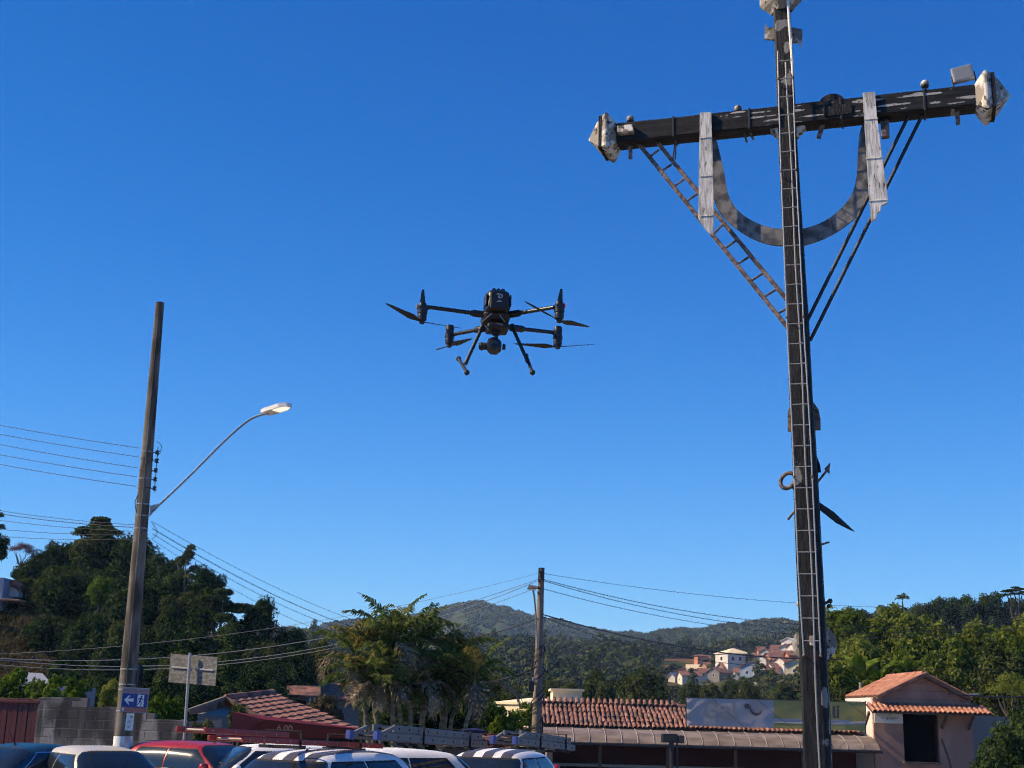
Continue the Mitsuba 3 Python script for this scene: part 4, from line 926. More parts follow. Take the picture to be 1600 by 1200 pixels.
R4 = lambda x0, z0, x1, z1: Polygon([(x0, z0), (x1, z0), (x1, z1), (x0, z1)])
sign_poly('top_panel', R4(-.22, .115, .22, .2), 'sign_grey', .0005); sign_poly('blue_panel', R4(-.22, -.125, .22, .11), 'sign_blue', .0005); sign_poly('bottom_panel', R4(-.22, -.2, .22, -.13), 'sign_orange', .0005)
sign_poly('arrow', [(-.185, 0), (-.1, .085), (-.085, .07), (-.125, .028), (-.02, .028), (-.02, -.028), (-.125, -.028), (-.085, -.07), (-.1, -.085)], 'sign_white', .004)
sign_poly('pictogram_panel', R4(.045, -.105, .16, .098), 'sign_white', .004)
man = unary_union([Point(.118, .07).buffer(.016), LineString([(.108, .045), (.092, -.01)]).buffer(.014), LineString([(.105, .04), (.13, .015), (.145, .03)]).buffer(.007), LineString([(.1, .035), (.075, .025), (.065, 0)]).buffer(.007), LineString([(.094, -.01), (.12, -.035), (.115, -.08)]).buffer(.009), LineString([(.09, -.012), (.078, -.05), (.055, -.075)]).buffer(.009)])
sign_poly('running_man', man, 'sign_blue', .008)
part(sg, 'lettering', placed(text('ROTA DE FUGA', .052), SV, on_sign(0, .158, .004)), 'sign_orange', label='orange words along the top of the sign')
sign_poly('crest', R4(-.205, -.19, -.165, -.14), 'sign_white', .004)
sign_poly('bottom_line', unary_union([R4(x, -.175, x + .018, -.155) for x in np.arange(-.14, .18, .026)]), 'sign_grey', .004)
nt = thing('paper_notice', 'small white paper notice pasted below the evacuation sign', 'notice'); nc = P(202.5, 1128, SY + .06)
part(nt, 'sheet', cbox((.15, .006, .34), nc, .001, SM), 'sign_white'); part(nt, 'print', plate(unary_union([R4(-.04, z, .04 - (.02 if k % 3 == 2 else 0), z + .008) for k, z in enumerate(np.arange(-.11, .04, .022))] + [Point(.03, .1).buffer(.022)]), .002, SV, nc + SM @ np.array([0, -.004, 0])), 'sign_grey')
rs = thing('round_sign', 'dark round sign seen edge on, behind the concrete pole', 'sign'); rc = P(216, 1057, YP + .12)
part(rs, 'disc', lathe([(.24, 0), (.25, .004), (.25, .014), (.24, .018)], rc, (math.cos(.62), math.sin(.62), 0), 30), 'dark_metal', smooth=30)
part(rs, 'clip', rod(rc, on_pole(rc[2]), .015), 'rusty_metal')

sp = thing('road_sign', 'weathered rectangular road sign seen from the back on a thin grey post', 'sign')
s0, s1 = P(287.5, 1158, 27.6), P(297, 1021, 27.6); d_ = (s1 - s0) / (s1 - s0)[2]
part(sp, 'post', rod(s0 - d_ * s0[2], s1 + d_ * .01, .03, sides=14), 'galvanised', smooth=50)
c = P(301.5, 1046.5, 27.7); RM = yaw(-.42) @ np.array([[1, 0, .0], [0, 1, 0], [-.05, 0, 1]])
def lichen(p, n, uv): return mix((.11, .11, .1), (.2, .2, .185), smoothstep(.35, .7, fbm(p.x * 22, p.y * 22, p.z * 22, octaves=5)))
mat('sign_back', lichen, .75)
part(sp, 'panel', cbox((1.22, .014, .59), c, .003, RM), 'sign_back')
for s_ in (-1, 1): part(sp, 'rail', cbox((.48, .03, .035), c + RM @ np.array([s_ * .3, -.022, .02]), .006, RM), 'galvanised')

# ------------------------------------------------------------------ walls on the left
def block_col(p, n, uv):
    v = fbm(p.x * 3.5, p.y * 3.5, p.z * 1.1); c = mix((.055, .055, .055), (.24, .235, .225), smoothstep(.36, .66, v))
    drip = smoothstep(.5, .75, noise(p.x * 7, p.y * 7, p.z * .7)) * smoothstep(.5, 1.7, p.z)
    return mix(c, (.03, .03, .032), drip * .85) * (.75 + .5 * fbm(p.x * 30, p.y * 30, p.z * 30))
mat('wall_block', block_col, .9, spec=.15, bump=(lambda p, n, uv: fbm(p.x * 20, p.y * 20, p.z * 20), .006)); mat('mortar', (.12, .118, .112), .95)
WA, WB = P(56, 1150, 29.6), P(290, 1150, 29.); WA[2] = WB[2] = -.15; wd = (WB - WA); WLn = np.linalg.norm(wd); wd /= WLn; wn = np.array([wd[1], -wd[0], 0]); WM_ = np.stack([wd, -wn, [0, 0, 1]], 1)
bw = thing('block_wall', 'stained grey concrete block wall stepping down to the right', 'wall')
def top_at(s): 
    px = 56 + s / WLn * 234
    return P(px, 1089 if px < 132 else 1104 if px < 205 else 1113 if px < 240 else 1124, 29.2)[2] + .15
core = []
for k in range(24):
    s0_, s1_ = WLn * k / 24, WLn * (k + 1) / 24; h = top_at((s0_ + s1_) / 2); core.append(cbox((s1_ - s0_, .12, h - .02), WA + wd * (s0_ + s1_) / 2 + np.array([0, 0, (h - .02) / 2]), .001, WM_))
part(bw, 'mortar_core', cat_(*core), 'mortar')
rb_ = np.random.default_rng(12); z = 0.
row = 0
while z < 2.5:
    bh = .2; s_ = -.2 * (row % 2)
    while s_ < WLn:
        w_ = .4; x0, x1 = max(s_, 0), min(s_ + w_, WLn)
        if x1 - x0 > .06:
            t_ = min(top_at(x0 + .02), top_at(x1 - .02)); h = min(bh, t_ - z)
            if h > .05: part(bw, 'block', cbox((x1 - x0 - .007, .133 + rb_.uniform(-.004, .005), h - .007), WA + wd * (x0 + x1) / 2 + np.array([0, 0, z + h / 2]), .008, WM_), 'wall_block')
        s_ += w_
    z += bh; row += 1
gt = thing('metal_gate', 'dark red corrugated metal gate at the left end of the block wall', 'gate')
mat('gate_red', lambda p, n, uv: mix((.1, .012, .016), (.05, .01, .012), fbm(p.x * 5, p.y * 5, p.z * 1.2)), .5)
gA = WA - wd * 1.6; gh = P(30, 1089, 29.6)[2] + .15
for k in range(12): part(gt, 'panel', cbox((.122, .03 + .02 * (k % 2), gh - .06), gA + wd * (.85 + .125 * (k - 6 + .5)) + wn * .0 + np.array([0, 0, gh / 2]), .008, WM_), 'gate_red')
part(gt, 'rail', cbox((1.55, .05, .06), gA + wd * .85 + wn * .05 + np.array([0, 0, gh - .1]), .006, WM_), 'gate_red')
solo('white_wall', cbox((3.2, .15, gh - .02), gA - wd * 1.5 + np.array([0, 0, (gh - .02) / 2]), .01, WM_), 'white_paint', 'pale wall beside the red gate at the left edge', 'wall')
sh = thing('shed', 'shed with a grey sheet roof behind the shrubs over the block wall', 'shed'); c = P(60, 1072, 48); gz_ = ground_at(c)
part(sh, 'wall', cbox((3.4, 2.6, c[2] - gz_), (c[0], c[1], (c[2] + gz_) / 2), .02), 'sign_grey')
part(sh, 'roof', hull([P(x, y, Y) + np.array([0, 0, d]) for x, y, Y in ((22, 1052, 49.5), (34, 1068, 46.5), (80, 1070, 46.5), (66, 1054, 49.5)) for d in (0, .05)]), 'galvanised')

# ------------------------------------------------------------------ houses
def tilecol(p, n, uv):
    r_ = cell_rand(dr.floor(p.x * 5), dr.floor(p.y * 5), dr.floor(p.z * 6))
    c = mix((.17, .075, .055), (.31, .165, .125), r_)
    return mix(c, (.075, .06, .052), smoothstep(.46, .7, fbm(p.x * 3, p.y * 3, p.z * 3)) * .85) * (.75 + .5 * fbm(p.x * 14, p.y * 14, p.z * 14))
mat('roof_tile', tilecol, .8, spec=.2); mat('roof_tile_fresh', lambda p, n, uv: mix((.3, .115, .07), (.46, .235, .16), cell_rand(dr.floor(p.x * 6), dr.floor(p.y * 6), dr.floor(p.z * 6))), .75, spec=.2)
mat('wall_white', lambda p, n, uv: mix((.68, .65, .6), (.5, .46, .42), fbm(p.x, p.y, p.z)), .85); mat('wall_cream', (.66, .55, .36), .85); mat('wall_pink', lambda p, n, uv: mix((.4, .23, .17), (.29, .17, .13), smoothstep(.3, .7, fbm(p.x * 1.6, p.y * 1.6, p.z * .8, octaves=4))) * (.85 + .3 * fbm(p.x * 25, p.y * 25, p.z * 25)), .85)
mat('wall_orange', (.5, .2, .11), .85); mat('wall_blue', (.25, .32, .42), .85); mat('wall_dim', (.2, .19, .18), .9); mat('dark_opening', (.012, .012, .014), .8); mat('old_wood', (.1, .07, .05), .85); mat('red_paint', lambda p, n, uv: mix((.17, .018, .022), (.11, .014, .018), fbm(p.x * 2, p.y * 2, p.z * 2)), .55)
mat('house_glass', (.02, .025, .03), .08, spec=.7)


def house(label, x, y, w, d, hw_, rise, ang, wall, roof, group=None, name='house', g=None, hip=False, wins=(), sink=1.5, over=.35):
    """A house with a saddle or hipped roof; x runs along the ridge."""
    g = float(H(x, y)) if g is None else g; t = thing(name, label, 'house', group); M = yaw(ang); o = np.array([x, y, g])
    L = lambda a, b, c: o + M @ np.array([a, b, c])
    if hip: body = cbox((w, d, hw_ + sink), L(0, 0, (hw_ - sink) / 2), .02, M)
    else: body = hull([L(sx * w / 2, sy * d / 2, z_) for sx in (-1, 1) for sy in (-1, 1) for z_ in (-sink, hw_)] + [L(sx * w / 2, 0, hw_ + rise * .96) for sx in (-1, 1)])
    part(t, 'wall', body, wall)
    if hip:
        k = max(w / 2 - d / 2, .3)
        part(t, 'roof', hull([L(sx * (w / 2 + over), sy * (d / 2 + over), hw_ - .06 + q) for sx in (-1, 1) for sy in (-1, 1) for q in (0, .1)] + [L(sx * k, 0, hw_ + rise) for sx in (-1, 1)]), roof)
    else:
        for s_ in (-1, 1):
            e = hw_ - rise * over / (d / 2)
            part(t, 'roof_slope', hull([L(sx * (w / 2 + over), s_ * (d / 2 + over), e + q) for sx in (-1, 1) for q in (.02, .14)] + [L(sx * (w / 2 + over), 0, hw_ + rise + q) for sx in (-1, 1) for q in (.02, .14)]), roof)
    for f_, a, z_, ww, hh in wins:
        c, sz = ((L(a, -d / 2 - .0, z_), (ww, .08, hh)) if f_ == 'f' else (L(-w / 2, a, z_), (.08, ww, hh)) if f_ == 'l' else (L(w / 2, a, z_), (.08, ww, hh)))
        wk = part(t, 'window', cbox(sz, c, .01, M), 'white_paint'); inn = np.array(sz) * [.8 if sz[0] > .1 else 1.15, .8 if sz[1] > .1 else 1.15, .85]
        part(wk, 'pane', cbox(inn, c, .005, M), 'house_glass')
    return t


F3 = [('f', -1.6, 1.5, .9, 1.), ('f', 0, 1.5, .9, 1.), ('f', 1.6, 1.5, .9, 1.)]; F2 = [('f', -1.2, 1.4, .9, .9), ('f', 1.2, 1.4, .9, .9), ('l', 0, 1.4, .9, .9)]; L2 = [('l', -1, 1.4, .9, .9), ('l', 1, 1.4, .9, .9), ('f', 0, 1.4, .9, .9)]
VG = 'small houses of the hillside village'
def village(px, py, label, w, d, hw_, rise, ang, wall, roof='roof_tile', **k):
    """py: the pixel row of the house's foot."""
    p = P(px, py, 430.); Y = 430.
    for q in np.geomspace(300, 560, 300):
        p = P(px, py, q); Y = q
        if p[2] <= H(p[0], p[1]): break
    if p[2] > H(p[0], p[1]) + 3: p = P(px, py, 470.)
    return house(label, p[0], p[1], w, d, hw_, rise, ang, wall, roof, g=p[2], sink=4, over=.5, **k)
village(1146, 1052, 'big two storey hillside house with a pale hipped roof', 8.5, 8, 6., 1.8, .35, 'wall_white', 'wall_cream', hip=True, wins=[('f', -2.4, 4.4, 1.2, 1.4), ('f', 0.2, 4.4, 1.2, 1.4), ('f', 2.6, 4.4, 1.2, 1.4), ('f', 2.2, 1.4, 1.2, 1.4), ('l', 0, 4.4, 1.4, 1.4)])
village(1095, 1049, 'orange walled tower-like house on the hillside', 3.6, 4, 5.2, .6, .2, 'wall_orange', 'roof_tile', hip=True, wins=[('f', 0, 3.6, .9, 1.)])
village(1178, 1060, 'pale blue house with gabled end and two dark windows', 6, 6.4, 3.2, 1.6, 1.1, 'wall_blue', wins=[('r', -1, 1.6, 1, 1.2), ('r', 1.1, 1.6, 1, 1.2), ('l', 1.2, 1.6, 1, 1.2), ('l', -1.2, 1.6, 1, 1.2), ('f', 0, 1.5, 1, 1)])
for i, (px, py, w, d, h, ang, wl, rf_, lab) in enumerate([
        (1077, 1069, 7, 6, 2.6, .3, 'wall_white', 'roof_tile', 'lowest red roofed house at the left end of the village'), (1054, 1066, 4, 3, 1.6, .2, 'wall_white', 'galvanised', 'tiny white hut at the far left of the village'), (1088, 1057, 7, 5, 2.6, .1, 'wall_cream', 'wall_cream', 'cream roofed house left of the orange tower'),
        (1113, 1056, 7, 6, 3, .4, 'wall_pink', 'roof_tile', 'red roofed house right of the orange tower'), (1124, 1063, 8, 5, 2.4, .2, 'wall_dim', 'roof_tile', 'long low red roof below the pale hipped roof'), (1112, 1048, 6, 5, 4, .5, 'wall_pink', 'roof_tile', 'upper red roof between orange tower and pale hipped roof'),
        (1168, 1046, 6, 6, 4.2, .4, 'wall_orange', 'roof_tile', 'brown roofed house just right of the pale hipped roof'), (1192, 1049, 5, 5, 3.6, .3, 'wall_white', 'roof_tile', 'white house with small windows above the blue house'), (1193, 1066, 4, 5, 3.4, .9, 'wall_white', 'roof_tile', 'white gabled wall right of the blue house'),
        (1208, 1044, 5, 5, 3.4, .5, 'wall_pink', 'roof_tile', 'pink house in the middle right of the village'), (1201, 1034, 6, 5, 3, .3, 'wall_white', 'roof_tile', 'white house with three dark openings at mid height'), (1189, 1032, 2.6, 3, 3.6, .2, 'wall_orange', 'roof_tile', 'small bright orange red cube house'),
        (1221, 1038, 7, 5, 2.8, .2, 'wall_dim', 'roof_tile', 'wide dark red roof at mid height near the cross'), (1232, 1028, 6, 5, 3.4, .4, 'wall_white', 'roof_tile', 'white house below the topmost house'), (1226, 1050, 5, 5, 3, .7, 'wall_white', 'roof_tile', 'white house half hidden by shrubs low near the cross'),
        (1243, 1042, 6, 5, 3.4, .2, 'wall_orange', 'roof_tile', 'salmon house touching the left of the cross post'), (1236, 1018, 7, 6, 3.6, .3, 'wall_white', 'wall_white', 'topmost white house of the village'), (1217, 1025, 6, 5, 2.6, .1, 'wall_cream', 'roof_tile', 'cream house near the top of the village'), (1246, 1028, 6, 6, 3.4, .5, 'wall_white', 'roof_tile', 'white house beside the cross post near the village top'), (1243, 1058, 6, 5, 3., .6, 'wall_cream', 'roof_tile', 'cream house low beside the cross post'),
        (1102, 1062, 5, 4, 2.2, .2, 'wall_white', 'roof_tile', 'small white house under the orange tower'), (1210, 1056, 4, 4, 2.4, .6, 'wall_white', 'roof_tile', 'small white house right of the gabled wall'),
        (1066, 1062, 4.4, 4, 2.2, .5, 'wall_pink', 'roof_tile', 'small dull red roof between the hut and the cream roofed house'), (1158, 1062, 5, 4, 2.2, .1, 'wall_white', 'roof_tile', 'low white house in front of the big pale roofed house'), (1134, 1056, 4.5, 4, 2.6, .6, 'wall_pink', 'roof_tile', 'small pink house tucked left of the big pale roofed house'),
        (1180, 1041, 4.5, 4, 2.6, .5, 'wall_dim', 'roof_tile', 'small dim house under the bright orange cube house'), (1212, 1030, 4, 4, 2.4, .2, 'wall_white', 'roof_tile', 'tiny white house just left of the topmost houses'), (1228, 1034, 5, 4, 2.4, .1, 'wall_pink', 'roof_tile', 'long dull red roof between the upper white houses'),
        (1238, 1036, 4, 4, 2.6, .6, 'wall_white', 'roof_tile', 'small white gable in the middle of the upper houses'), (1218, 1049, 5, 4, 2.4, .4, 'wall_dim', 'roof_tile', 'dull red roof above the half hidden white house'), (1248, 1050, 4, 4, 2.4, .2, 'wall_white', 'roof_tile', 'white house peeping from behind the cross, lower down'),
        (1250, 1018, 5, 4, 3, .3, 'wall_white', 'roof_tile', 'white house right beside the cross at the top of the village'), (1186, 1055, 4, 4, 2.2, .8, 'wall_white', 'roof_tile', 'tiny white gable above the pale blue house'), (1206, 1064, 4, 4, 2.2, .3, 'wall_pink', 'roof_tile', 'small pink house lowest in the middle of the village')]):
    village(px, py, lab, w * .85, d * .85, h, 1.2, ang - .15 + .8 * (i % 3 == 1), wl, rf_, group=VG, wins=[(f_, a_ * .8, z_, .8, .9) for f_, a_, z_, _, _ in (F2 if w > 4.5 else F2[:1])])

# cream houses behind the tiled roof, small houses in the hollow, white house on the hill
def at_px(px, py, Y): p = P(px, py, Y); return p
p = P(884, 1092, 62.); house('cream house with a flat pale roof behind the tiled roof', p[0], p[1], 1.35, 3, p[2] + 3.2, .02, 0, 'wall_cream', 'wall_cream', g=-2.8, hip=True, over=.1, wins=[('f', 0, 2.4, .5, .6)])
p = P(838, 1096, 60.); house('lower cream roofed house behind the wooden pole', p[0], p[1], 2.5, 3, p[2] + 2.7, .25, .5, 'wall_cream', 'wall_cream', g=-2.8, hip=True, over=.1, wins=[('f', 0, 1.8, .6, .7)])
p = P(474, 1082, 62.); bh = thing('balcony_house', 'small weathered house on posts with red tiled roof and balcony', 'house')
k = 62 / FPX; o = np.array([p[0], p[1], 0]); gz_ = -2.8; zr, ze, zf, zd = P(474, 1074, 62)[2], P(474, 1087.5, 62)[2], P(474, 1100, 62)[2], P(474, 1107, 62)[2]; M = yaw(.18)
L = lambda a, b, c: o + M @ np.array([a, b, c])
part(bh, 'wall', cbox((1.35, 1.6, ze - zd + .15), L(-.1, .3, (ze + zd) / 2 + .05), .02, M), 'wall_dim'); part(bh, 'base', cbox((1.3, 1.5, zd - gz_), L(-.15, .35, (zd + gz_) / 2), .02, M), 'wall_dim')
for s_ in (-1, 1): part(bh, 'roof_slope', hull([L(sx * .78, .2 + s_ * 1.15, ze - .05 + q) for sx in (-1, 1) for q in (0, .08)] + [L(sx * .78, .2, zr + q) for sx in (-1, 1) for q in (0, .08)]), 'roof_tile')
part(bh, 'balcony', cbox((.75, .7, zf - zd), L(.62, -.55, (zf + zd) / 2), .01, M), 'wall_dim', label='grey balcony parapet')
for a in (.3, .5, .7, .92): part(bh, 'balcony_post', rod(L(a, -.85, zd), L(a, -.85, ze + .05), .03, sides=6), 'white_paint')
part(bh, 'stilt', rod(L(.9, -.8, gz_), L(.9, -.8, zd), .05), 'wall_dim'); part(bh, 'window', cbox((.5, .06, .5), L(-.1, -.51, ze - .45), .01, M), 'dark_opening')
p = P(520, 1085, 75.); house('low red roofed house behind the palms, right of the balcony house', p[0], p[1], 3.2, 3, p[2] + 2.6, .7, .1, 'wall_dim', 'roof_tile', g=-2.8)
p = P(12, 938, 84.); t = thing('white_house', 'white house with a curved gable at the left edge of the hill', 'house'); gz_ = float(H(p[0], p[1]))
z0, z1 = p[2], P(12, 906, 84)[2]; part(t, 'wall', cbox((2.4, 3, z1 - z0 + 2), (p[0] - 1.0, p[1], (z1 + z0) / 2 - 1), .02), 'wall_blue')
part(t, 'gable', hull([np.array([P(x, y, 83.6)[0], 83.6 + d, P(x, y, 83.6)[2]]) for x, y in ((10, 934), (28, 932), (29, 926), (24, 918), (18, 915), (11, 915)) for d in (0, .8)]), 'wall_white')
part(t, 'roof', hull([np.array([P(x, y, 83.4)[0], 83.4 + d, P(x, y, 83.4)[2]]) for x, y in ((11, 915), (13, 905), (22, 906), (31, 914), (31, 921), (22, 915)) for d in (0, .9)]), 'roof_tile')
part(t, 'window', cbox((.6, .05, .6), (p[0] - 1.3, 82.47, z0 + .8), .01), 'house_glass'); part(t, 'terrace', cbox((4, 3, .12), (p[0] - .4, 83.3, z0 - .12), .02), 'wall_pink')

# left house with red fascia
lh = thing('tiled_house', 'low house with a broad red tiled roof behind a red fascia', 'house')
A, A2, B_, B2 = P(352, 1093, 40.), P(478, 1156, 38.), P(427, 1084, 45.), P(560, 1139, 42.5)
mat('roof_tile_old', lambda p, n, uv: mix(mix((.21, .095, .07), (.33, .17, .13), noise(p.x * 9, p.y * 9, p.z * 9)), (.09, .06, .05), smoothstep(.5, .7, fbm(p.x * 2, p.y * 2, p.z * 2))), .85, spec=.15, bump=(lambda p, n, uv: .5 + .5 * dr.sin(p.x * 30 + p.y * 12), .012))
N = 11; dn_ = np.cross(A2 - A, B_ - A); dn_ /= np.linalg.norm(dn_); dn_ = dn_ if dn_[2] > 0 else -dn_
for k in range(N):
    t0_, t1_ = k / N, min(1, (k + 1.12) / N); q0, q1, q2, q3 = A + (A2 - A) * t0_, A + (A2 - A) * t1_, B_ + (B2 - B_) * t1_, B_ + (B2 - B_) * t0_
    m_ = 26; e = []
    for s_ in np.linspace(0, 1, m_):
        w0 = .02 * math.sin(s_ * 40 + k); up0, lo0 = q0 + (q3 - q0) * s_, q1 + (q2 - q1) * s_
        e.append([up0 + dn_ * .0, up0 + dn_ * (.03 + w0 * .4), lo0 + dn_ * (.075 + w0), lo0 + dn_ * .03, up0])
    part(lh, 'tile_course', grid(np.array(e)), 'roof_tile_old')
C0 = P(296, 1113, 37.); part(lh, 'roof_slope', hull([q + np.array([0, 0, d]) for q in (A, C0, C0 + (B_ - A), B_) for d in (-.06, .02)]), 'roof_tile_old', label='far side of the roof with a pale verge')
part(lh, 'verge', beam(A + np.array([0, -.05, .05]), C0 + np.array([0, -.05, .05]), .08, .1), 'pole_wood'); part(lh, 'verge', beam(A + np.array([0, -.05, .05]), P(412, 1124, 39.), .08, .1), 'old_wood')
gw = ground_at(A) - .2
part(lh, 'gable_wall', hull([q + np.array([.0, dd, 0]) for q in (A - [0, 0, .2], P(306, 1115, 37.6), P(404, 1124, 39.2)) for dd in (.25, .45)] + [np.array([q[0], q[1] + dd, gw]) for q in (P(306, 1115, 37.6), P(404, 1124, 39.2)) for dd in (.25, .45)]), 'wall_dim')
part(lh, 'ridge', tube([A + np.array([0, 0, .05]), B_ + np.array([0, 0, .05])], .11, 10), 'roof_tile_old', smooth=True)
fA, fB = P(394, 1133, 35.), P(600, 1148, 36.); fm = (fA + fB) / 2; fd = fB - fA; FM = basis(fd)[:, [1, 0, 2]] * np.array([1, -1, 1])
part(lh, 'fascia', hull([q + np.array([0, d, 0]) for q in (P(362, 1112, 35.), P(412, 1124, 35.), P(470, 1132, 35.3), P(600, 1143, 36), P(600, 1152, 36), P(362, 1156, 35.)) for d in (0, .12)]), 'red_paint', label='red fascia with a pale painted number')
ft = text('6.00', .14); part(lh, 'number', placed(ft, np.stack([(P(470, 1147, 35) - P(430, 1145.5, 35)) / np.linalg.norm(P(470, 1147, 35) - P(430, 1145.5, 35)), [0, 0, 1], [0, -1, 0]], 1), P(445, 1137.5, 34.9)), 'wall_pink')
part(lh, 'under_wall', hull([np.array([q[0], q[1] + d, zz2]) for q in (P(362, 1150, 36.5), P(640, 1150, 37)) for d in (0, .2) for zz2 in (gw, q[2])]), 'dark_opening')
solo('low_wall', cat_(hull([np.array([q[0], q[1] + d, zz2]) for q in (P(285, 1128, 33.), P(345, 1124, 33.)) for d in (0, .2) for zz2 in (gw, q[2])])), 'wall_dim', 'plain grey wall between the sign post and the red ladder', 'wall')
solo('red_wall', hull([np.array([q[0], q[1] + d, zz2]) for q in (P(736, 1146, 31.5), P(782, 1147, 31.5)) for d in (0, .15) for zz2 in (-1, q[2])]), 'red_paint', 'short dull red wall behind the tile stack', 'wall')
solo('blue_tarp', hull(P(741, 1143, 32.2) + np.random.default_rng(2).normal(size=(40, 3)) * [.16, .1, .035]), 'tarp_blue', 'scrap of blue tarpaulin above the dull red wall', 'tarpaulin')

# stacks of tiles and boards
ts = thing('tile_stack', 'untidy stack of old roof tiles and pale boards behind the parked cars', 'tile stack'); rg = np.random.default_rng(3)
tb = P(722, 1150, 30.); g0 = ground_at(tb)
for k in range(90):
    a = P(rg.uniform(692, 800), 1150, 30.); zt_ = P(722, rg.uniform(1147, 1168) + abs(a[0] - tb[0]) * 3, 30.)[2]; yy = rg.uniform(29.3, 30.6)
    part(ts, 'tile', cbox((rg.uniform(.18, .3), rg.uniform(.15, .4), .035), (a[0], yy, zt_ - (yy - 30) * 0), .008, yaw(rg.uniform(-.5, .5)) @ np.array([[1, 0, 0], [0, 1, 0], [rg.uniform(-.25, .25), 0, 1]])), ['roof_tile', 'roof_tile', 'roof_tile_fresh', 'roof_tile_old'][k % 4])
part(ts, 'pallet', hull([np.array([x, y, z_]) for x in (P(696, 1160, 30)[0], P(796, 1160, 30)[0]) for y in (29.4, 30.5) for z_ in (g0, P(722, 1166, 30)[2])]), 'old_wood')
for x, y, l, an in ((712, 1151, .32, .2), (722, 1153, .4, .3), (718, 1157, .36, .35), (738, 1160, .3, .15), (706, 1162, .3, .1)): part(ts, 'board', cbox((l, .12, .05), P(x, y, 29.5), .006, yaw(-.1) @ np.array([[math.cos(an), 0, -math.sin(an)], [0, 1, 0], [math.sin(an), 0, math.cos(an)]])), 'pole_wood')
part(ts, 'end_post', beam(P(684, 1168, 29.4), P(685, 1150, 29.4), .1, .08), 'old_wood')

# ------------------------------------------------------------------ restaurant with tiled roof, canopy and banner
RY = 42.; rs_ = thing('restaurant', 'long low restaurant with red tiled roof above a brown metal canopy', 'building')
def RP(px, py, Y=RY): return P(px, py, Y)
zr0, zl0 = RP(960, 1103, 44.2)[2], RP(960, 1137)[2]; x0, x1 = RP(845, 1130)[0], RP(1350, 1130)[0]; gR = -1.4; xr0 = P(852, 1100, 44.2)[0]
sl = np.array([0, 2.2, zr0 - zl0]); Ls = np.linalg.norm(sl); sl = sl / Ls; nr = np.array([0, -sl[2], sl[1]])
part(rs_, 'roof_deck', hull([np.array([x, y, z_]) + nr * d for x, y, z_ in ((x0, RY, zl0), (x1, RY, zl0), (x1, RY + 2.2, zr0), (x0, RY + 2.2, zr0)) for d in (-.05, -.01)]), 'old_wood')
part(rs_, 'back_slope', hull([np.array([x, y, z_]) + np.array([0, 0, d]) for x, y, z_ in ((x0, RY + 4.4, zl0), (x1, RY + 4.4, zl0), (x1, RY + 2.2, zr0), (x0, RY + 2.2, zr0)) for d in (-.05, .03)]), 'roof_tile')
def barrel(L_, r0, r1, n=6):
    a = np.linspace(0, np.pi, n + 1); e0, e1 = np.stack([r0 * np.cos(a), r0 * np.sin(a)], 1), np.stack([r1 * np.cos(a), r1 * np.sin(a)], 1); i0, i1 = e0 * .82, e1 * .82
    R3 = lambda e, y: np.stack([e[:, 0], np.full(len(e), y), e[:, 1]], 1)
    return cat_(grid(np.stack([R3(e0, 0), R3(e1, L_)])), grid(np.stack([R3(i1, L_), R3(i0, 0)])), grid(np.stack([R3(i0, 0), R3(e0, 0)])))
TM = np.stack([[1, 0, 0], sl, nr], 1); cols = int((x1 - x0) / .152); rows = 5; ov = Ls / rows
bt = barrel(ov * 1.12, .067, .053); bt.vertices = bt.vertices @ TM.T; TILE = mikit.ply(bt, 'roof_tile', smooth=40)
rg = np.random.default_rng(9); nt_ = 0
banx0, banx1 = RP(1078, 1110)[0], RP(1350, 1110)[0]
rest = []
for i in range(cols):
    for j in range(rows):
        x = x0 + .1 + i * .152 + rg.uniform(-.013, .013); slant = (xr0 - x0) * j / rows * max(0, 1 - i / 8) * 0
        q = np.array([x, RY, zl0]) + sl * ov * j + nr * (.012 + .014 * rg.uniform() + .018 * math.sin(x * 1.3 + j))
        if banx0 < x < banx1 and j > 1: rest.append((bt.vertices + q, bt.faces)); continue
        part(rs_, 'tile', TILE, None, to_world=T().translate(q.tolist()).rotate([0, 0, 1], rg.uniform(-4, 4)))
part(rs_, 'covered_tiles', cat_(*[trimesh.Trimesh(v, f_, process=False) for v, f_ in rest]), 'roof_tile', smooth=40, kind='stuff')
rt_ = barrel(.4, .1, .085); rt_.vertices = rt_.vertices @ yaw(-math.pi / 2).T; RID = mikit.ply(rt_, 'roof_tile', smooth=40)
for x in np.arange(x0, x1, .36): part(rs_, 'ridge_tile', RID, None, to_world=T().translate([float(x), RY + 2.2, zr0 + .01]).rotate([0, 1, 0], -3))
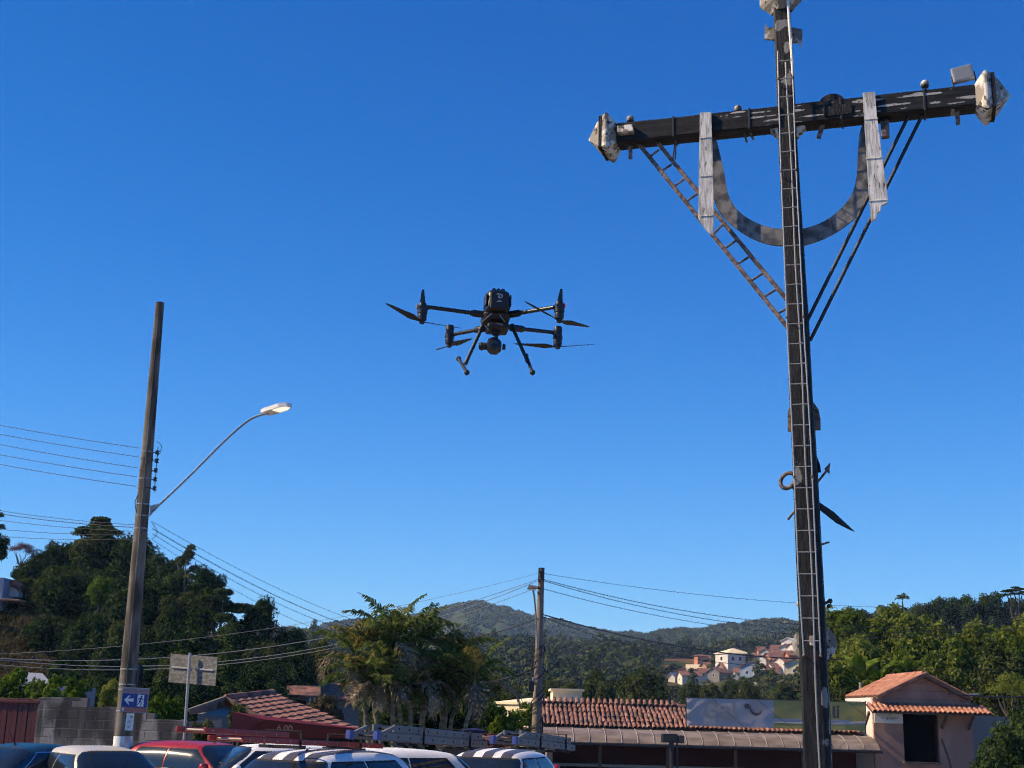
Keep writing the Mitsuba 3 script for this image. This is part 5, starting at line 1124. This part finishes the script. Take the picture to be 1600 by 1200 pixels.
# scalloped ends standing above the ridge line
for i in range(int((banx0 - x0) / .19)): part(rs_, 'ridge_scallop', TILE, None, to_world=T().translate([float(x0 + .12 + .19 * i), RY + 2.05, zr0 + .03]).scale([1.1, .5, 1.1]))
def canopy_col(p, n, uv): return mix((.15, .115, .095), (.25, .2, .165), smoothstep(.3, .7, fbm(p.x * 1.5, p.y * 4, p.z * 4, octaves=4)))
mat('canopy_sheet', canopy_col, .5, spec=.3); mat('maroon', (.05, .014, .014), .8); mat('canopy_rib', (.36, .31, .26), .6)
cx0, cx1 = RP(846, 1145, 41.)[0], RP(1372, 1145, 41.)[0]
prof = np.array([[RY + .1, zl0 - .03], [RY - .35, zl0 - .07], [RY - .75, zl0 - .17], [RY - 1.05, zl0 - .3], [RY - 1.2, zl0 - .44]])
npn = 21; pw = (cx1 - cx0) / npn
for k in range(npn):
    xa, xb = cx0 + pw * k + .012, cx0 + pw * (k + 1) - .012 + rg.uniform(-.01, .0)
    part(rs_, 'canopy_panel', cat_(grid(np.array([[[x, y, z_] for x in (xa, xb)] for y, z_ in prof])), grid(np.array([[[x, y, z_ - .012] for x in (xb, xa)] for y, z_ in prof]))), 'canopy_sheet', smooth=True)
    part(rs_, 'canopy_rib', tube([[xa - .012, y - .005, z_ + .012] for y, z_ in prof], .014, 6), 'canopy_rib', smooth=True)
part(rs_, 'gutter', cbox((cx1 - cx0 + .1, .1, .09), ((cx0 + cx1) / 2, prof[-1, 0] - .03, prof[-1, 1] - .05), .02), 'dark_metal')
part(rs_, 'canopy_beam', cbox((cx1 - cx0, .08, .12), ((cx0 + cx1) / 2, RY - .1, zl0 - .5), .01), 'old_wood')
part(rs_, 'back_wall', cbox((x1 - x0, .2, zl0 - gR + .2), ((x0 + x1) / 2, RY + 1.2, (zl0 + gR) / 2 - .1), .01), 'maroon')
part(rs_, 'end_wall', cbox((.2, 4.2, zl0 - gR + .1), (x0 + .3, RY + 2.2, (zl0 + gR) / 2 - .1), .01), 'wall_dim')
for k in range(5):
    c = cx0 + (cx1 - cx0) * (k + .4) / 5; part(rs_, 'opening', cbox((1.5, .06, 1.75), (c, RY + 1.08, gR + .9), .01), 'dark_opening'); part(rs_, 'post', cbox((.1, .1, prof[-1, 1] - gR), (c - 1.1, RY - 1.0, (prof[-1, 1] + gR) / 2 - .04), .01), 'old_wood')
part(rs_, 'lintel', cbox((x1 - x0, .05, .1), ((x0 + x1) / 2, RY + 1.05, gR + 1.86), .01), 'grey_metal')
sa = thing('side_awning', 'short brown canopy piece left of the wooden pole', 'awning')
for k, (xa, xb) in enumerate(((806, 820), (821, 834))): part(sa, 'panel', hull([P(x + dx, y, Y) + np.array([0, 0, d]) for (x, y, Y, dx) in ((xa, 1137, 40.2, 3), (xb, 1137, 40.2, 3), (xa, 1157, 39.2, 0), (xb, 1157, 39.2, 0)) for d in (0, .02)]), 'canopy_sheet')
part(sa, 'rib', beam(P(808, 1136, 40.1), P(804.5, 1158, 39.1), .04, .04), 'canopy_rib'); part(sa, 'rib', beam(P(836, 1137, 40.1), P(833, 1158, 39.1), .04, .04), 'canopy_rib')

bn = thing('banner', 'long pale and olive vinyl banner stretched above the restaurant canopy', 'banner')
BY = RY - .35
def clothwave(x0_, x1_, tops, bots, m, name, d=0., n=40, lab=None):
    e = []
    for t in np.linspace(0, 1, n):
        px = x0_ + (x1_ - x0_) * t; ty, by_ = tops(px), bots(px); r_ = []
        for s_ in np.linspace(0, 1, 14):
            p = P(px, ty + (by_ - ty) * s_, BY); edge = math.exp(-(px - 1073) / 12.); w_ = .012 * math.sin(px * .021 + 1) * math.sin(s_ * 3) + .03 * edge * math.sin(s_ * 15 + px * .3) + .004 * math.sin(px * .09 + s_ * 5); r_.append(p + np.array([0, w_ - d, 0]))
        e.append(r_)
    e = np.array(e); g_ = grid(e); g2 = grid((e + np.array([0, .008, 0]))[:, ::-1]); part(bn, name, cat_(g_, g2), m, smooth=True, label=lab)
bt_top = lambda px: 1090.5 + (px - 1073) * 7. / 279; bt_bot = lambda px: 1133.5 + (px - 1073) * 8.5 / 279
mat('vinyl_pale', (.37, .35, .36), .6); mat('vinyl_olive', (.31, .28, .085), .6); mat('vinyl_ghost', (.27, .26, .27), .6); mat('vinyl_dark', (.07, .06, .07), .5)
clothwave(1073, 1209, bt_top, bt_bot, 'vinyl_pale', 'pale_panel', lab='pale left part of the banner'); clothwave(1209, 1352, bt_top, bt_bot, 'vinyl_olive', 'olive_panel', lab='olive right part of the banner')
clothwave(1209, 1352, lambda p_: bt_top(p_) + 28, lambda p_: bt_top(p_) + 35.5, 'vinyl_pale', 'grey_stripe', .006)
BV = np.stack([[math.cos(.028), 0, -math.sin(.028)], [math.sin(.028), 0, math.cos(.028)], [0, -1, 0]], 1)
def on_banner(px, py, d=.03): return P(px, py, BY) + np.array([0, -d, 0])
part(bn, 'faint_lettering', placed(text('Gal', .5), BV, on_banner(1126, 1110)), 'vinyl_ghost', label='faint pale letters showing through')
part(bn, 'lettering', placed(text('li', .36), BV, on_banner(1306, 1112)), 'vinyl_dark', label='dark letters on the olive part')
cr = Point(0, 0).buffer(.2).difference(Point(.02, .075).buffer(.195)); part(bn, 'emblem_ball', plate(Point(0, 0).buffer(.085), .003, BV, on_banner(1167, 1103.5)), 'vinyl_dark'); part(bn, 'emblem_arc', plate(cr, .003, BV, on_banner(1181, 1108)), 'vinyl_dark'); part(bn, 'emblem_disc', plate(Point(.02, .075).buffer(.18), .003, BV, on_banner(1181, 1108, .02)), 'vinyl_ghost')
part(bn, 'top_rope', tube([P(px, bt_top(px) - .6, BY) for px in np.linspace(1070, 1354, 20)], .012, 6), 'wire_black')
for k, (a, b) in enumerate((((1112, 1091), (1168, 1140)), ((1182, 1092), (1240, 1140)), ((1322, 1095), (1352, 1118)))): solo('guy_wire', rod(P(*a, BY - .15), P(*b, BY - .5), .008, sides=6), 'wire_black', 'thin slanting guy wire in front of the banner, %s from the left' % nth(k), 'wire', 'guy wires in front of the banner')
for px in (1073, 1165, 1255, 1352): part(bn, 'support', rod(P(px, bt_top(px) - 2, BY + .1), np.array([P(px, 1100, BY)[0], BY + .12, zl0 + .05]), .02, sides=8), 'dark_metal')

fs = thing('floodlight_stand', 'dark twin floodlight on a post in front of the restaurant', 'floodlight'); Yf = 30.
fb = P(1049, 1170, Yf); gf = ground_at(fb); part(fs, 'post', rod(np.array([fb[0], Yf, gf]), P(1049, 1160, Yf), .04, sides=10), 'dark_metal'); part(fs, 'post', rod(np.array([fb[0] + .14, Yf, gf]), P(1058, 1160, Yf), .02, sides=8), 'dark_metal')
part(fs, 'lamp_case', cbox((.36, .16, .19), P(1046, 1153.5, Yf), .015, yaw(.1)), 'dark_metal'); part(fs, 'lamp_case', cbox((.14, .16, .17), P(1064, 1155, Yf), .015, yaw(-.2)), 'dark_metal'); part(fs, 'lens', cbox((.28, .01, .12), P(1046, 1153.5, Yf) + np.array([-.01, -.085, 0]), .003, yaw(.1)), 'house_glass'); part(fs, 'neck', cbox((.1, .1, .2), P(1049, 1166, Yf), .02), 'dark_metal')

# booth
bo = thing('booth', 'small pink walled booth with tiled gable roof and tiled awning over a dark opening', 'booth'); OY = 41.9
bx0, bx1 = P(1366, 1150, OY)[0], P(1520, 1150, OY)[0]; gB = ground_at((bx0, OY)) - .3; ztop = P(1440, 1092, OY)[2]
dx0, dx1 = P(1412, 1150, OY)[0], P(1467, 1150, OY)[0]; zd0, zd1 = P(1440, 1193, OY)[2], P(1440, 1113, OY)[2]; dep = 3.2
def wallbox(a, b, z0_, z1_, name, m): part(bo, name, cbox((b - a, .15, z1_ - z0_), ((a + b) / 2, OY + .075, (z0_ + z1_) / 2), .006), m)
wallbox(bx0, dx0, gB, ztop, 'front_wall', 'wall_pink'); wallbox(dx1, bx1, gB, ztop, 'front_wall', 'wall_pink'); wallbox(dx0, dx1, zd1, ztop, 'front_wall', 'wall_pink'); wallbox(dx0, dx1, gB, zd0, 'front_wall', 'wall_pink')
part(bo, 'side_wall', cbox((.15, dep, ztop - gB), (bx0 + .075, OY + .15 + dep / 2, (ztop + gB) / 2), .006), 'wall_white'); part(bo, 'side_wall', cbox((.15, dep, ztop - gB), (bx1 - .075, OY + .15 + dep / 2, (ztop + gB) / 2), .006), 'wall_pink'); part(bo, 'back_wall', cbox((bx1 - bx0, .15, ztop - gB), ((bx0 + bx1) / 2, OY + .22 + dep, (ztop + gB) / 2), .006), 'dark_opening'); part(bo, 'floor', cbox((bx1 - bx0 - .3, dep, .1), ((bx0 + bx1) / 2, OY + dep / 2 + .15, zd0 - .3), .006), 'dark_opening')
part(bo, 'sill', cbox((dx1 - dx0 + .1, .3, .05), ((dx0 + dx1) / 2, OY, zd0 + .02), .01), 'pole_concrete')
ap = P(1442, 1053, OY)[2]; apx = P(1440, 1060, OY)[0]; le, re_ = P(1366, 1088, OY), P(1513, 1091, OY)
for nm, m, (z0_, z1_) in (('gable_board', 'wall_pink', (0, .36)), ('gable_board', 'wall_pink', (.37, .7)), ('gable_board', 'wall_pink', (.71, 1.))):
    hh = ap - .12 - ztop; f = lambda t: (bx0 + (apx - bx0) * t, bx1 + (apx - bx1) * t)
    a_, b_ = f(z0_), f(z1_); part(bo, nm, hull([np.array([x, OY - .02 + d, ztop + hh * t]) for x, t in ((a_[0], z0_), (a_[1], z0_), (b_[0], z1_), (b_[1], z1_)) for d in (0, .1)]), m)
for side, e in (('l', le), ('r', re_)):
    up_ = np.array([apx, OY, ap]) ; dn2 = np.array([e[0], OY, e[2]]) - up_; L_ = np.linalg.norm(dn2); dd = dn2 / L_
    nn = np.cross(dd, (0, 1, 0)); nn = nn if nn[2] > 0 else -nn
    part(bo, 'roof_deck', hull([up_ + dd * t + np.array([0, y, 0]) + nn * d for t in (0, L_) for y in (-.3, dep + .4) for d in (-.09, -.02)]), 'old_wood')
    TB = np.stack([np.cross(-dd, nn), -dd, nn], 1); lt = barrel(.42, .07, .057); lt.vertices = lt.vertices @ TB.T; LT = mikit.ply(lt, 'roof_tile_fresh', smooth=40)
    nr_ = max(3, round(L_ / .37))
    for j in range(nr_):
        for i in range(25): part(bo, 'roof_tile', LT, None, to_world=T().translate((up_ + dd * (L_ - L_ / nr_ * j) + np.array([0, -.26 + i * .155 + rg.uniform(-.008, .008), 0]) + nn * (.0 + .006 * rg.uniform())).tolist()))
rt2 = barrel(.4, .1, .085); RID2 = mikit.ply(rt2, 'roof_tile_fresh', smooth=40)
for y in np.arange(-.3, dep + .3, .36): part(bo, 'ridge_tile', RID2, None, to_world=T().translate([float(apx), float(OY + y), float(ap)]))
part(bo, 'bargeboard', beam(np.array([apx, OY - .32, ap - .03]), np.array([re_[0], OY - .32, re_[2] - .03]), .04, .1), 'old_wood'); part(bo, 'bargeboard', beam(np.array([apx, OY - .32, ap - .03]), np.array([le[0], OY - .32, le[2] - .03]), .04, .1), 'roof_tile')
# tiled awning over the opening
aw0, aw1 = P(1352, 1100, OY)[0], P(1541, 1110, OY)[0]; za0, za1 = P(1445, 1114, OY - .75)[2], P(1445, 1102, OY - .05)[2]; av = np.array([0, .7, za1 - za0]); La = np.linalg.norm(av); av /= La; an_ = np.array([0, -av[2], av[1]])
part(bo, 'awning_deck', hull([np.array([x, OY - .75, za0]) + av * t + an_ * d for x in (aw0, aw1) for t in (0, La) for d in (-.05, -.01)]), 'old_wood')
at_ = barrel(La / 2 * 1.12, .068, .055); at_.vertices = at_.vertices @ np.stack([[1, 0, 0], av, an_], 1).T; AT = mikit.ply(at_, 'roof_tile_fresh', smooth=40)
for i in range(int((aw1 - aw0) / .156)):
    for j in range(2): part(bo, 'awning_tile', AT, None, to_world=T().translate((np.array([aw0 + .09 + i * .156, OY - .75, za0]) + av * La / 2 * j + an_ * (.008 * rg.uniform())).tolist()).rotate([0, 0, 1], rg.uniform(-3, 3)))
for px in (1354, 1475, 1517): x_ = P(px, 1115, OY - .3)[0]; part(bo, 'awning_bracket', beam(np.array([x_, OY - .02, za0 - .45]), np.array([x_, OY - .6, za0 - .02]), .07, .08), 'old_wood')
bs = thing('booth_sign', 'small pale sign board on the booth wall left of the dark opening', 'sign'); c = P(1388.5, 1122, OY - .04); part(bs, 'board', cbox((.9, .04, .32), c, .008), 'sign_white')
part(bs, 'emblem', plate(Polygon([(0, .03), (.03, 0), (0, -.03), (-.03, 0)]).difference(Point(0, 0).buffer(.012)), .003, VERT, c + np.array([-.2, -.021, .0])), 'sign_grey'); part(bs, 'lettering', plate(unary_union([R4(x, -.02, x + .022, .02) for x in np.arange(-.14, .26, .034)] + [R4(-.1, -.06, .2, -.048), Point(0, .085).buffer(.018)]), .003, VERT, c + np.array([.02, -.021, 0])), 'vinyl_dark')
solo('leaning_pole', tube([P(x, y, OY - .35) for x, y in ((1471, 1155), (1480, 1178), (1484, 1192), (1489, 1212))], .032, 10), 'old_wood', 'dark stick leaning on the booth wall right of the opening', 'pole', smooth=True)
solo('retaining_wall', hull([np.array([q[0], q[1] + d, zz2]) for q in (P(1500, 1118, 44.), P(1640, 1122, 45.)) for d in (0, .25) for zz2 in (-2, q[2])]), 'wall_dim', 'grey retaining wall behind the twigs right of the booth', 'wall')
solo('grey_board', hull([P(x, y, 42.3) + np.array([0, d, 0]) for x, y in ((1496, 1086), (1530, 1083), (1530, 1085), (1498, 1089)) for d in (0, .2)]), 'galvanised', 'thin grey sheet edge sticking out right of the booth gable', 'sheet')
# ------------------------------------------------------------------ cars
from scipy.interpolate import PchipInterpolator
def paint(name, c, metallic=.1): return mat(name, c, .35, metallic=metallic, spec=.5, clearcoat=1., clearcoat_gloss=.93)
paint('paint_teal', (.01, .06, .088), .5); paint('paint_cream', (.55, .51, .42), .25); paint('paint_red', (.33, .012, .025), .2); paint('paint_white', (.72, .72, .7), 0.); paint('paint_dark', (.07, .065, .07), .1)
mat('car_glass', (.008, .012, .013), .03, spec=.7, clearcoat=1., clearcoat_gloss=1.); mat('rubber', (.015, .015, .016), .8); mat('rim_metal', (.4, .4, .41), .3, metallic=.8); mat('light_red', (.4, .01, .015), .15, spec=.6); mat('light_clear', (.75, .75, .75), .1, spec=.7); mat('chrome', (.75, .75, .76), .12, metallic=1.); mat('cabin_dark', (.03, .03, .032), .8)


def cut(m, planes):
    for o, n in planes:
        if not len(m.faces): return m
        m = trimesh.intersections.slice_mesh_plane(m, n, o)
    return m


def proud(m, d):
    m = trimesh.Trimesh(m.vertices, m.faces, process=True); n = m.vertex_normals; v = m.vertices + n * d
    inner = trimesh.Trimesh(m.vertices - n * .004, m.faces[:, ::-1], process=False)
    return cat_(trimesh.Trimesh(v, m.faces, process=False), inner)


def car(label, px, py, Y, heading, paint_, L=3.9, W=1.66, Hh=1.5, kind='hatch', stripes=False, antenna=None, name='parked_car', chrome=False, sticker=None):
    """py: pixel row of the roof's top; px: its middle. heading: direction of the nose."""
    t = thing(name, label, 'car'); a = math.atan2(heading[1], heading[0]); M = yaw(a)
    Y = min(np.linspace(12, 32, 401), key=lambda q: abs(P(px, py, q)[2] - Hh - H(P(px, py, q)[0], q))); c = P(px, py, Y)
    if kind == 'sedan': xw0, xw1, xr1, xr0, xb, tail = .82, .12, -.82, -1.5, -.32, .98
    else: xw0, xw1, xr1, xr0, xb, tail = 1.02, .3, -1.25, -1.72, -.35, .95
    o = np.array([c[0], c[1], float(H(c[0], c[1])) + .012]) - M @ np.array([(xw1 + xr1) / 2 * L / 3.9, 0, 0])
    sc_ = L / 3.9; xw0, xw1, xr1, xr0, xb = [q * sc_ for q in (xw0, xw1, xr1, xr0, xb)]; zb = .93; N_ = lambda v: o + np.asarray(v) @ M.T
    put = lambda m: trimesh.Trimesh(N_(m.vertices), m.faces, process=False)
    hwp = lambda x: W / 2 * (1 - .16 * np.abs(x / (L / 2)) ** 5)
    X = np.linspace(-L / 2, L / 2, 44)
    top = PchipInterpolator([-L / 2, -L / 2 + .12, xr0, xw0, L / 2 - .55, L / 2 - .12, L / 2], [.72 if kind == 'hatch' else .78, tail - .03, zb + (.02 if kind == 'sedan' else 0), zb, .86, .74, .55])
    secs = []
    for x in X:
        h, z_ = hwp(x), float(top(x)); hf = [(0, .2), (h * .82, .2), (h * .96, .27), (h, .45), (h * .995, .62), (h * .985, z_ - .1), (h * .95, z_ - .025), (h * .86, z_), (h * .4, z_ + .015), (0, z_ + .02)]
        secs.append([(x, y, z) for y, z in hf] + [(x, -y, z) for y, z in hf[::-1][1:-1]] + [(x, *hf[0])])
    S = np.array(secs); low = cat_(grid(S), hull(np.vstack([S[0], S[0] + [-.015, 0, 0]])), hull(np.vstack([S[-1], S[-1] + [.015, 0, 0]])))
    part(t, 'body', put(low), paint_, smooth=35)
    zc = PchipInterpolator([xr0, xr0 + (xr1 - xr0) * .5, xr1, (xr1 + xw1) / 2, xw1, xw1 + (xw0 - xw1) * .5, xw0], [zb - .02, zb + (Hh - zb) * (.62 if kind == 'hatch' else .55), Hh - .05, Hh, Hh - .035, zb + (Hh - zb) * .56, zb - .02])
    xs = np.concatenate([np.linspace(xr0, xr1, 22), np.linspace(xr1, xw1, 26)[1:], np.linspace(xw1, xw0, 24)[1:]]); wb = W / 2 - .025
    tt = np.linspace(0, np.pi, 57); Gd = []
    for x in xs:
        h = max(float(zc(x)) - zb + .03, .004); cy, sy = np.cos(tt), np.sin(tt); y = np.sign(cy) * np.abs(cy) ** .38 * wb; z = zb - .03 + h * np.abs(sy) ** .5
        y = y * (1 - .2 * np.clip((z - zb) / (Hh - zb), 0, 1) ** 1.2) * (1 - .06 * max(0, (x - xw1) / (xw0 - xw1)) - .08 * max(0, (xr1 - x) / (xr1 - xr0)))
        bow = .13 * (1 - (y / wb) ** 2) * (max(0, (x - xw1) / (xw0 - xw1)) - .6 * max(0, (xr1 - x) / (xr1 - xr0)))
        Gd.append(np.stack([x + bow - .06 * (x > xw1) * (x - xw1), y, z], 1))
    cab = grid(np.array(Gd)); cab = trimesh.Trimesh(cab.vertices, cab.faces, process=True); cab.merge_vertices()
    if cab.vertex_normals[np.argmax(cab.vertices[:, 2])][2] < 0: cab.invert()
    part(t, 'roof', put(cab), paint_, smooth=40)
    fn = cab.face_normals
    def pick(f): return cab.submesh([np.nonzero(f)[0]], append=True, repair=False)
    A3 = lambda *v: np.array(v, float)
    ws = pick((fn[:, 0] > .3) & (np.abs(fn[:, 1]) < .8)); rw = pick((fn[:, 0] < -.25) & (np.abs(fn[:, 1]) < .8))
    tl = lambda d: [(A3(0, 0, zb + .03 - d), A3(0, 0, 1)), (A3(0, 0, Hh - (.15 if stripes else .085) + d), A3(0, 0, -1)), (A3(0, wb * .93 + d, zb), A3(0, -1, -.3)), (A3(0, -wb * .93 - d, zb), A3(0, 1, -.3))]
    for nm, m0 in (('windscreen', ws), ('rear_window', rw)):
        part(t, nm + '_seal', put(proud(cut(m0, tl(.025)), .003)), 'rubber', smooth=True); part(t, nm, put(proud(cut(m0, tl(0)), .007)), 'car_glass', smooth=True)
    slw = (xw0 - xw1) / (Hh - zb); slr = (xr1 - xr0) / (Hh - zb); z1 = Hh - .15
    for s_ in (1, -1):
        sd = pick(fn[:, 1] * s_ > .55)
        def win(xa, xb_, la, lb, d):
            # xa: rear edge, xb_: front edge at the belt; la, lb: their slopes
            return [(A3(0, 0, zb + .035 - d), A3(0, 0, 1)), (A3(0, 0, z1 + d), A3(0, 0, -1)), (A3(xa - d, 0, zb), A3(1, 0, -la)), (A3(xb_ + d, 0, zb), A3(-1, 0, -lb))]
        wins_ = [(xb + .035, xw0 - .2, .02, slw * .92), (xr0 + (.34 if kind == 'hatch' else .3), xb - .035, slr * .9, -.02)]
        for w_ in wins_:
            part(t, 'side_window_seal', put(proud(cut(sd, win(*w_, .022)), .003)), 'chrome' if chrome else 'rubber', smooth=True); part(t, 'side_window', put(proud(cut(sd, win(*w_, 0)), .007)), 'car_glass', smooth=True)
        mp = A3(xw0 - .28, s_ * (W / 2 + .06), zb + .08); mm = sup(.13, .2, .13, mp, 3, 10, 16); part(t, 'mirror', put(mm), paint_, smooth=True)
        for xh in (xb + .12, xb - .75): part(t, 'door_handle', put(cbox((.16, .03, .03), (xh, s_ * (W / 2 + .004), .8), .01)), paint_)
        for xw in (L / 2 - .72, -L / 2 + .66):
            wl = part(t, 'wheel', put(lathe([(.2, -.09), (.29, -.09), (.3, -.07), (.3, .07), (.29, .09), (.2, .09)], (xw, s_ * (W / 2 - .1), .3), (0, s_, 0), 24)), 'rubber', smooth=40)
            part(wl, 'rim', put(lathe([(.02, .0), (.08, .085), (.17, .07), (.2, .095), (.205, .09)], (xw, s_ * (W / 2 - .1), .3), (0, s_, 0), 20)), 'rim_metal', smooth=40)
            part(t, 'wheel_arch', put(lathe([(.35, -.02), (.37, .0), (.35, .012)], (xw, s_ * (W / 2 - .012), .31), (0, s_, 0), 24)), 'rubber')
        part(t, 'headlight', put(sup(.3, .34, .17, (L / 2 - .2, s_ * (W / 2 - .3), .66), 3, 10, 16)), 'light_clear', smooth=True)
        part(t, 'taillight', put(sup(.14, .12 if kind == 'hatch' else .2, .46 if kind == 'hatch' else .2, (-L / 2 + (.235 if kind == 'hatch' else .07), s_ * (W / 2 - .145), .93 if kind == 'hatch' else .8), 3.5, 10, 16)), 'light_red', smooth=True)
    part(t, 'front_bumper', put(sup(.3, W * .9, .26, (L / 2 - .08, 0, .4), 4, 10, 20)), paint_, smooth=True); part(t, 'rear_bumper', put(sup(.3, W * .9, .26, (-L / 2 + .08, 0, .42), 4, 10, 20)), paint_, smooth=True)
    rf_ = pick(fn[:, 2] > .42)
    if stripes:
        for y0, y1 in ((-.44, -.22), (-.05, .13), (.28, .46)):
            m_ = cut(rf_, [(A3(0, y0, 0), A3(0, 1, 0)), (A3(0, y1, 0), A3(0, -1, 0)), (A3(0, 0, Hh - .125), A3(0, 0, 1))])
            part(t, 'roof_stripe', put(proud(m_, .004)), 'paint_dark', smooth=True, label='dark stripe along the white roof')
    if antenna: x_ = antenna[0]; part(t, 'antenna', put(cat_(rod((x_, antenna[1], float(zc(np.clip(x_, xr0, xw0))) - .02), (x_ - antenna[2], antenna[1], float(zc(np.clip(x_, xr0, xw0))) + antenna[3]), .006, .003, 6), hull([(x_ - .05, antenna[1] - .015, Hh - .05), (x_ + .05, antenna[1] - .015, Hh - .05), (x_ - .05, antenna[1] + .015, Hh - .05), (x_ + .05, antenna[1] + .015, Hh - .05), (x_ - .03, antenna[1], Hh + .02)]))), 'rubber')
    if sticker:
        m_ = cut(ws, [(A3(0, 0, zb + .08), A3(0, 0, 1)), (A3(0, 0, zb + .16), A3(0, 0, -1)), (A3(0, sticker - .25, 0), A3(0, 1, 0)), (A3(0, sticker + .25, 0), A3(0, -1, 0))])
        if len(m_.faces): part(t, 'sticker', put(proud(m_, .009)), 'light_clear', smooth=True)
    return t, (lambda v: N_(v)), Hh


car('dark teal sedan with a chrome edged side window, at the left edge', 48, 1162, 0, (.42, .91), 'paint_teal', 4.3, 1.7, 1.4, 'sedan', chrome=True, antenna=(-.75, 0, .22, .28))
car('cream coloured hatchback between the teal sedan and the red car', 148, 1166, 0, (.6, -.8), 'paint_cream', 3.8, 1.62, 1.4)
car('red hatchback parked side on under the evacuation sign', 292, 1158, 0, (.88, -.47), 'paint_red', 4.0, 1.66, 1.45, antenna=(.25, 0, .15, .1), sticker=-.3)
car('white car mostly hidden, between the red car and the striped car', 450, 1163, 0, (-.9, -.45), 'paint_white', 4.0, 1.7, 1.45)
car('white hatchback with dark roof stripes carrying the red ladder', 520, 1172, 0, (-.5, -.866), 'paint_white', 3.9, 1.66, 1.52, stripes=True, antenna=(.1, 0, .08, .05), sticker=.3)
car('plain white hatchback behind the striped car, its red tail lamp showing', 618, 1170, 0, (-.82, -.57), 'paint_white', 3.8, 1.62, 1.46)
car('smaller white striped hatchback with a grey ladder on its roof, right of the others', 786, 1171, 0, (-.33, -.94), 'paint_white', 3.55, 1.6, 1.43, stripes=True, sticker=.2)

mat('ladder_red', lambda p, n, uv: mix((.36, .04, .035), (.26, .03, .03), fbm(p.x * 5, p.y * 5, p.z * 5)), .5); mat('ladder_rung', (.45, .36, .3), .45, metallic=.3); mat('ladder_grey', lambda p, n, uv: mix((.13, .125, .12), (.2, .195, .19), fbm(p.x * 8, p.y * 8, p.z * 8)), .6); mat('ladder_foot', (.06, .09, .3), .5)


def ladder_stack(label, p0, p1, mrail, mrung, w=.42, sections=2, railh=.085, nr_=11, feet=False, shift=.35, short=False):
    t = thing('extension_ladder', label, 'ladder'); p0, p1 = np.asarray(p0), np.asarray(p1); Bm_ = basis(p1 - p0); Ln_ = np.linalg.norm(p1 - p0)
    q = lambda x, y, z: p0 + Bm_ @ np.array([x, y, z])
    for s_ in range(sections):
        y0, y1, ww, zz2 = shift * s_, (Ln_ * .3 if short and s_ else Ln_ - .12 * s_), w - .09 * s_, (railh + .012) * s_
        for sd in (-1, 1): part(t, 'rail', beam(q(sd * ww / 2, y0, zz2), q(sd * ww / 2, y1, zz2), .035, railh, .006), mrail)
        for y in np.arange(y0 + .15, y1 - .05, (y1 - y0) / (4 if short and s_ else nr_)): part(t, 'rung', rod(q(-ww / 2 - .022, y, zz2), q(ww / 2 + .022, y, zz2), .015, sides=8), mrung, smooth=True)
        if s_ == 0 and feet:
            for sd in (-1, 1): part(t, 'foot', hull([q(sd * ww / 2 + dx, y, z) for dx in (-.03, .03) for y, z in ((-.14, -.05), (-.14, .06), (-.02, .06), (-.02, -.06))]), 'ladder_foot'); part(t, 'bracket', beam(q(sd * ww / 2, .0, .02), q(sd * ww / 2, .4, railh * sections * .6), .045, .045), mrail)
    part(t, 'crossbar', beam(q(-w / 2 - .1, .35 * Ln_, -railh / 2 - .03), q(w / 2 + .1, .35 * Ln_, -railh / 2 - .03), .04, .04), 'dark_metal'); part(t, 'crossbar', beam(q(-w / 2 - .1, .8 * Ln_, -railh / 2 - .03), q(w / 2 + .1, .8 * Ln_, -railh / 2 - .03), .04, .04), 'dark_metal')
    for f in (.35, .8): part(t, 'strap', cat_(*[beam(q(a, f * Ln_, z0), q(b, f * Ln_, z1), .03, .012, .002) for a, z0, b, z1 in ((-w / 2 - .03, -.08, -w / 2 - .03, railh * sections), (-w / 2 - .03, railh * sections, w / 2 + .03, railh * sections), (w / 2 + .03, railh * sections, w / 2 + .03, -.08))]), 'rubber')
    return t
ladder_stack('red fibreglass extension ladder lying over the larger striped car', P(352, 1154, 15.2), P(575, 1165, 18.9), 'ladder_red', 'ladder_rung', .44, 2, .065, 12, shift=-.75, short=True)
ladder_stack('grey extension ladder with blue feet above the plain white car', P(572, 1149, 17.6), P(742, 1163, 21.2), 'ladder_grey', 'dark_metal', .4, 2, .1, 10, feet=True, shift=.5)
ladder_stack('shorter grey ladder on the roof of the smaller striped car', P(790, 1157, 20.2), P(882, 1168, 23.2), 'ladder_grey', 'dark_metal', .36, 2, .1, 9, feet=True, shift=.3)

# ------------------------------------------------------------------ air
scene['haze'] = {'type': 'cube', 'to_world': T().translate([0, 1150, 60]).scale([3000, 1260, 90]), 'bsdf': {'type': 'null'}, 'interior': {'type': 'ref', 'id': 'haze_air'}}
labels['haze'] = {'label': 'thin blue haze filling the valley', 'kind': 'stuff'}
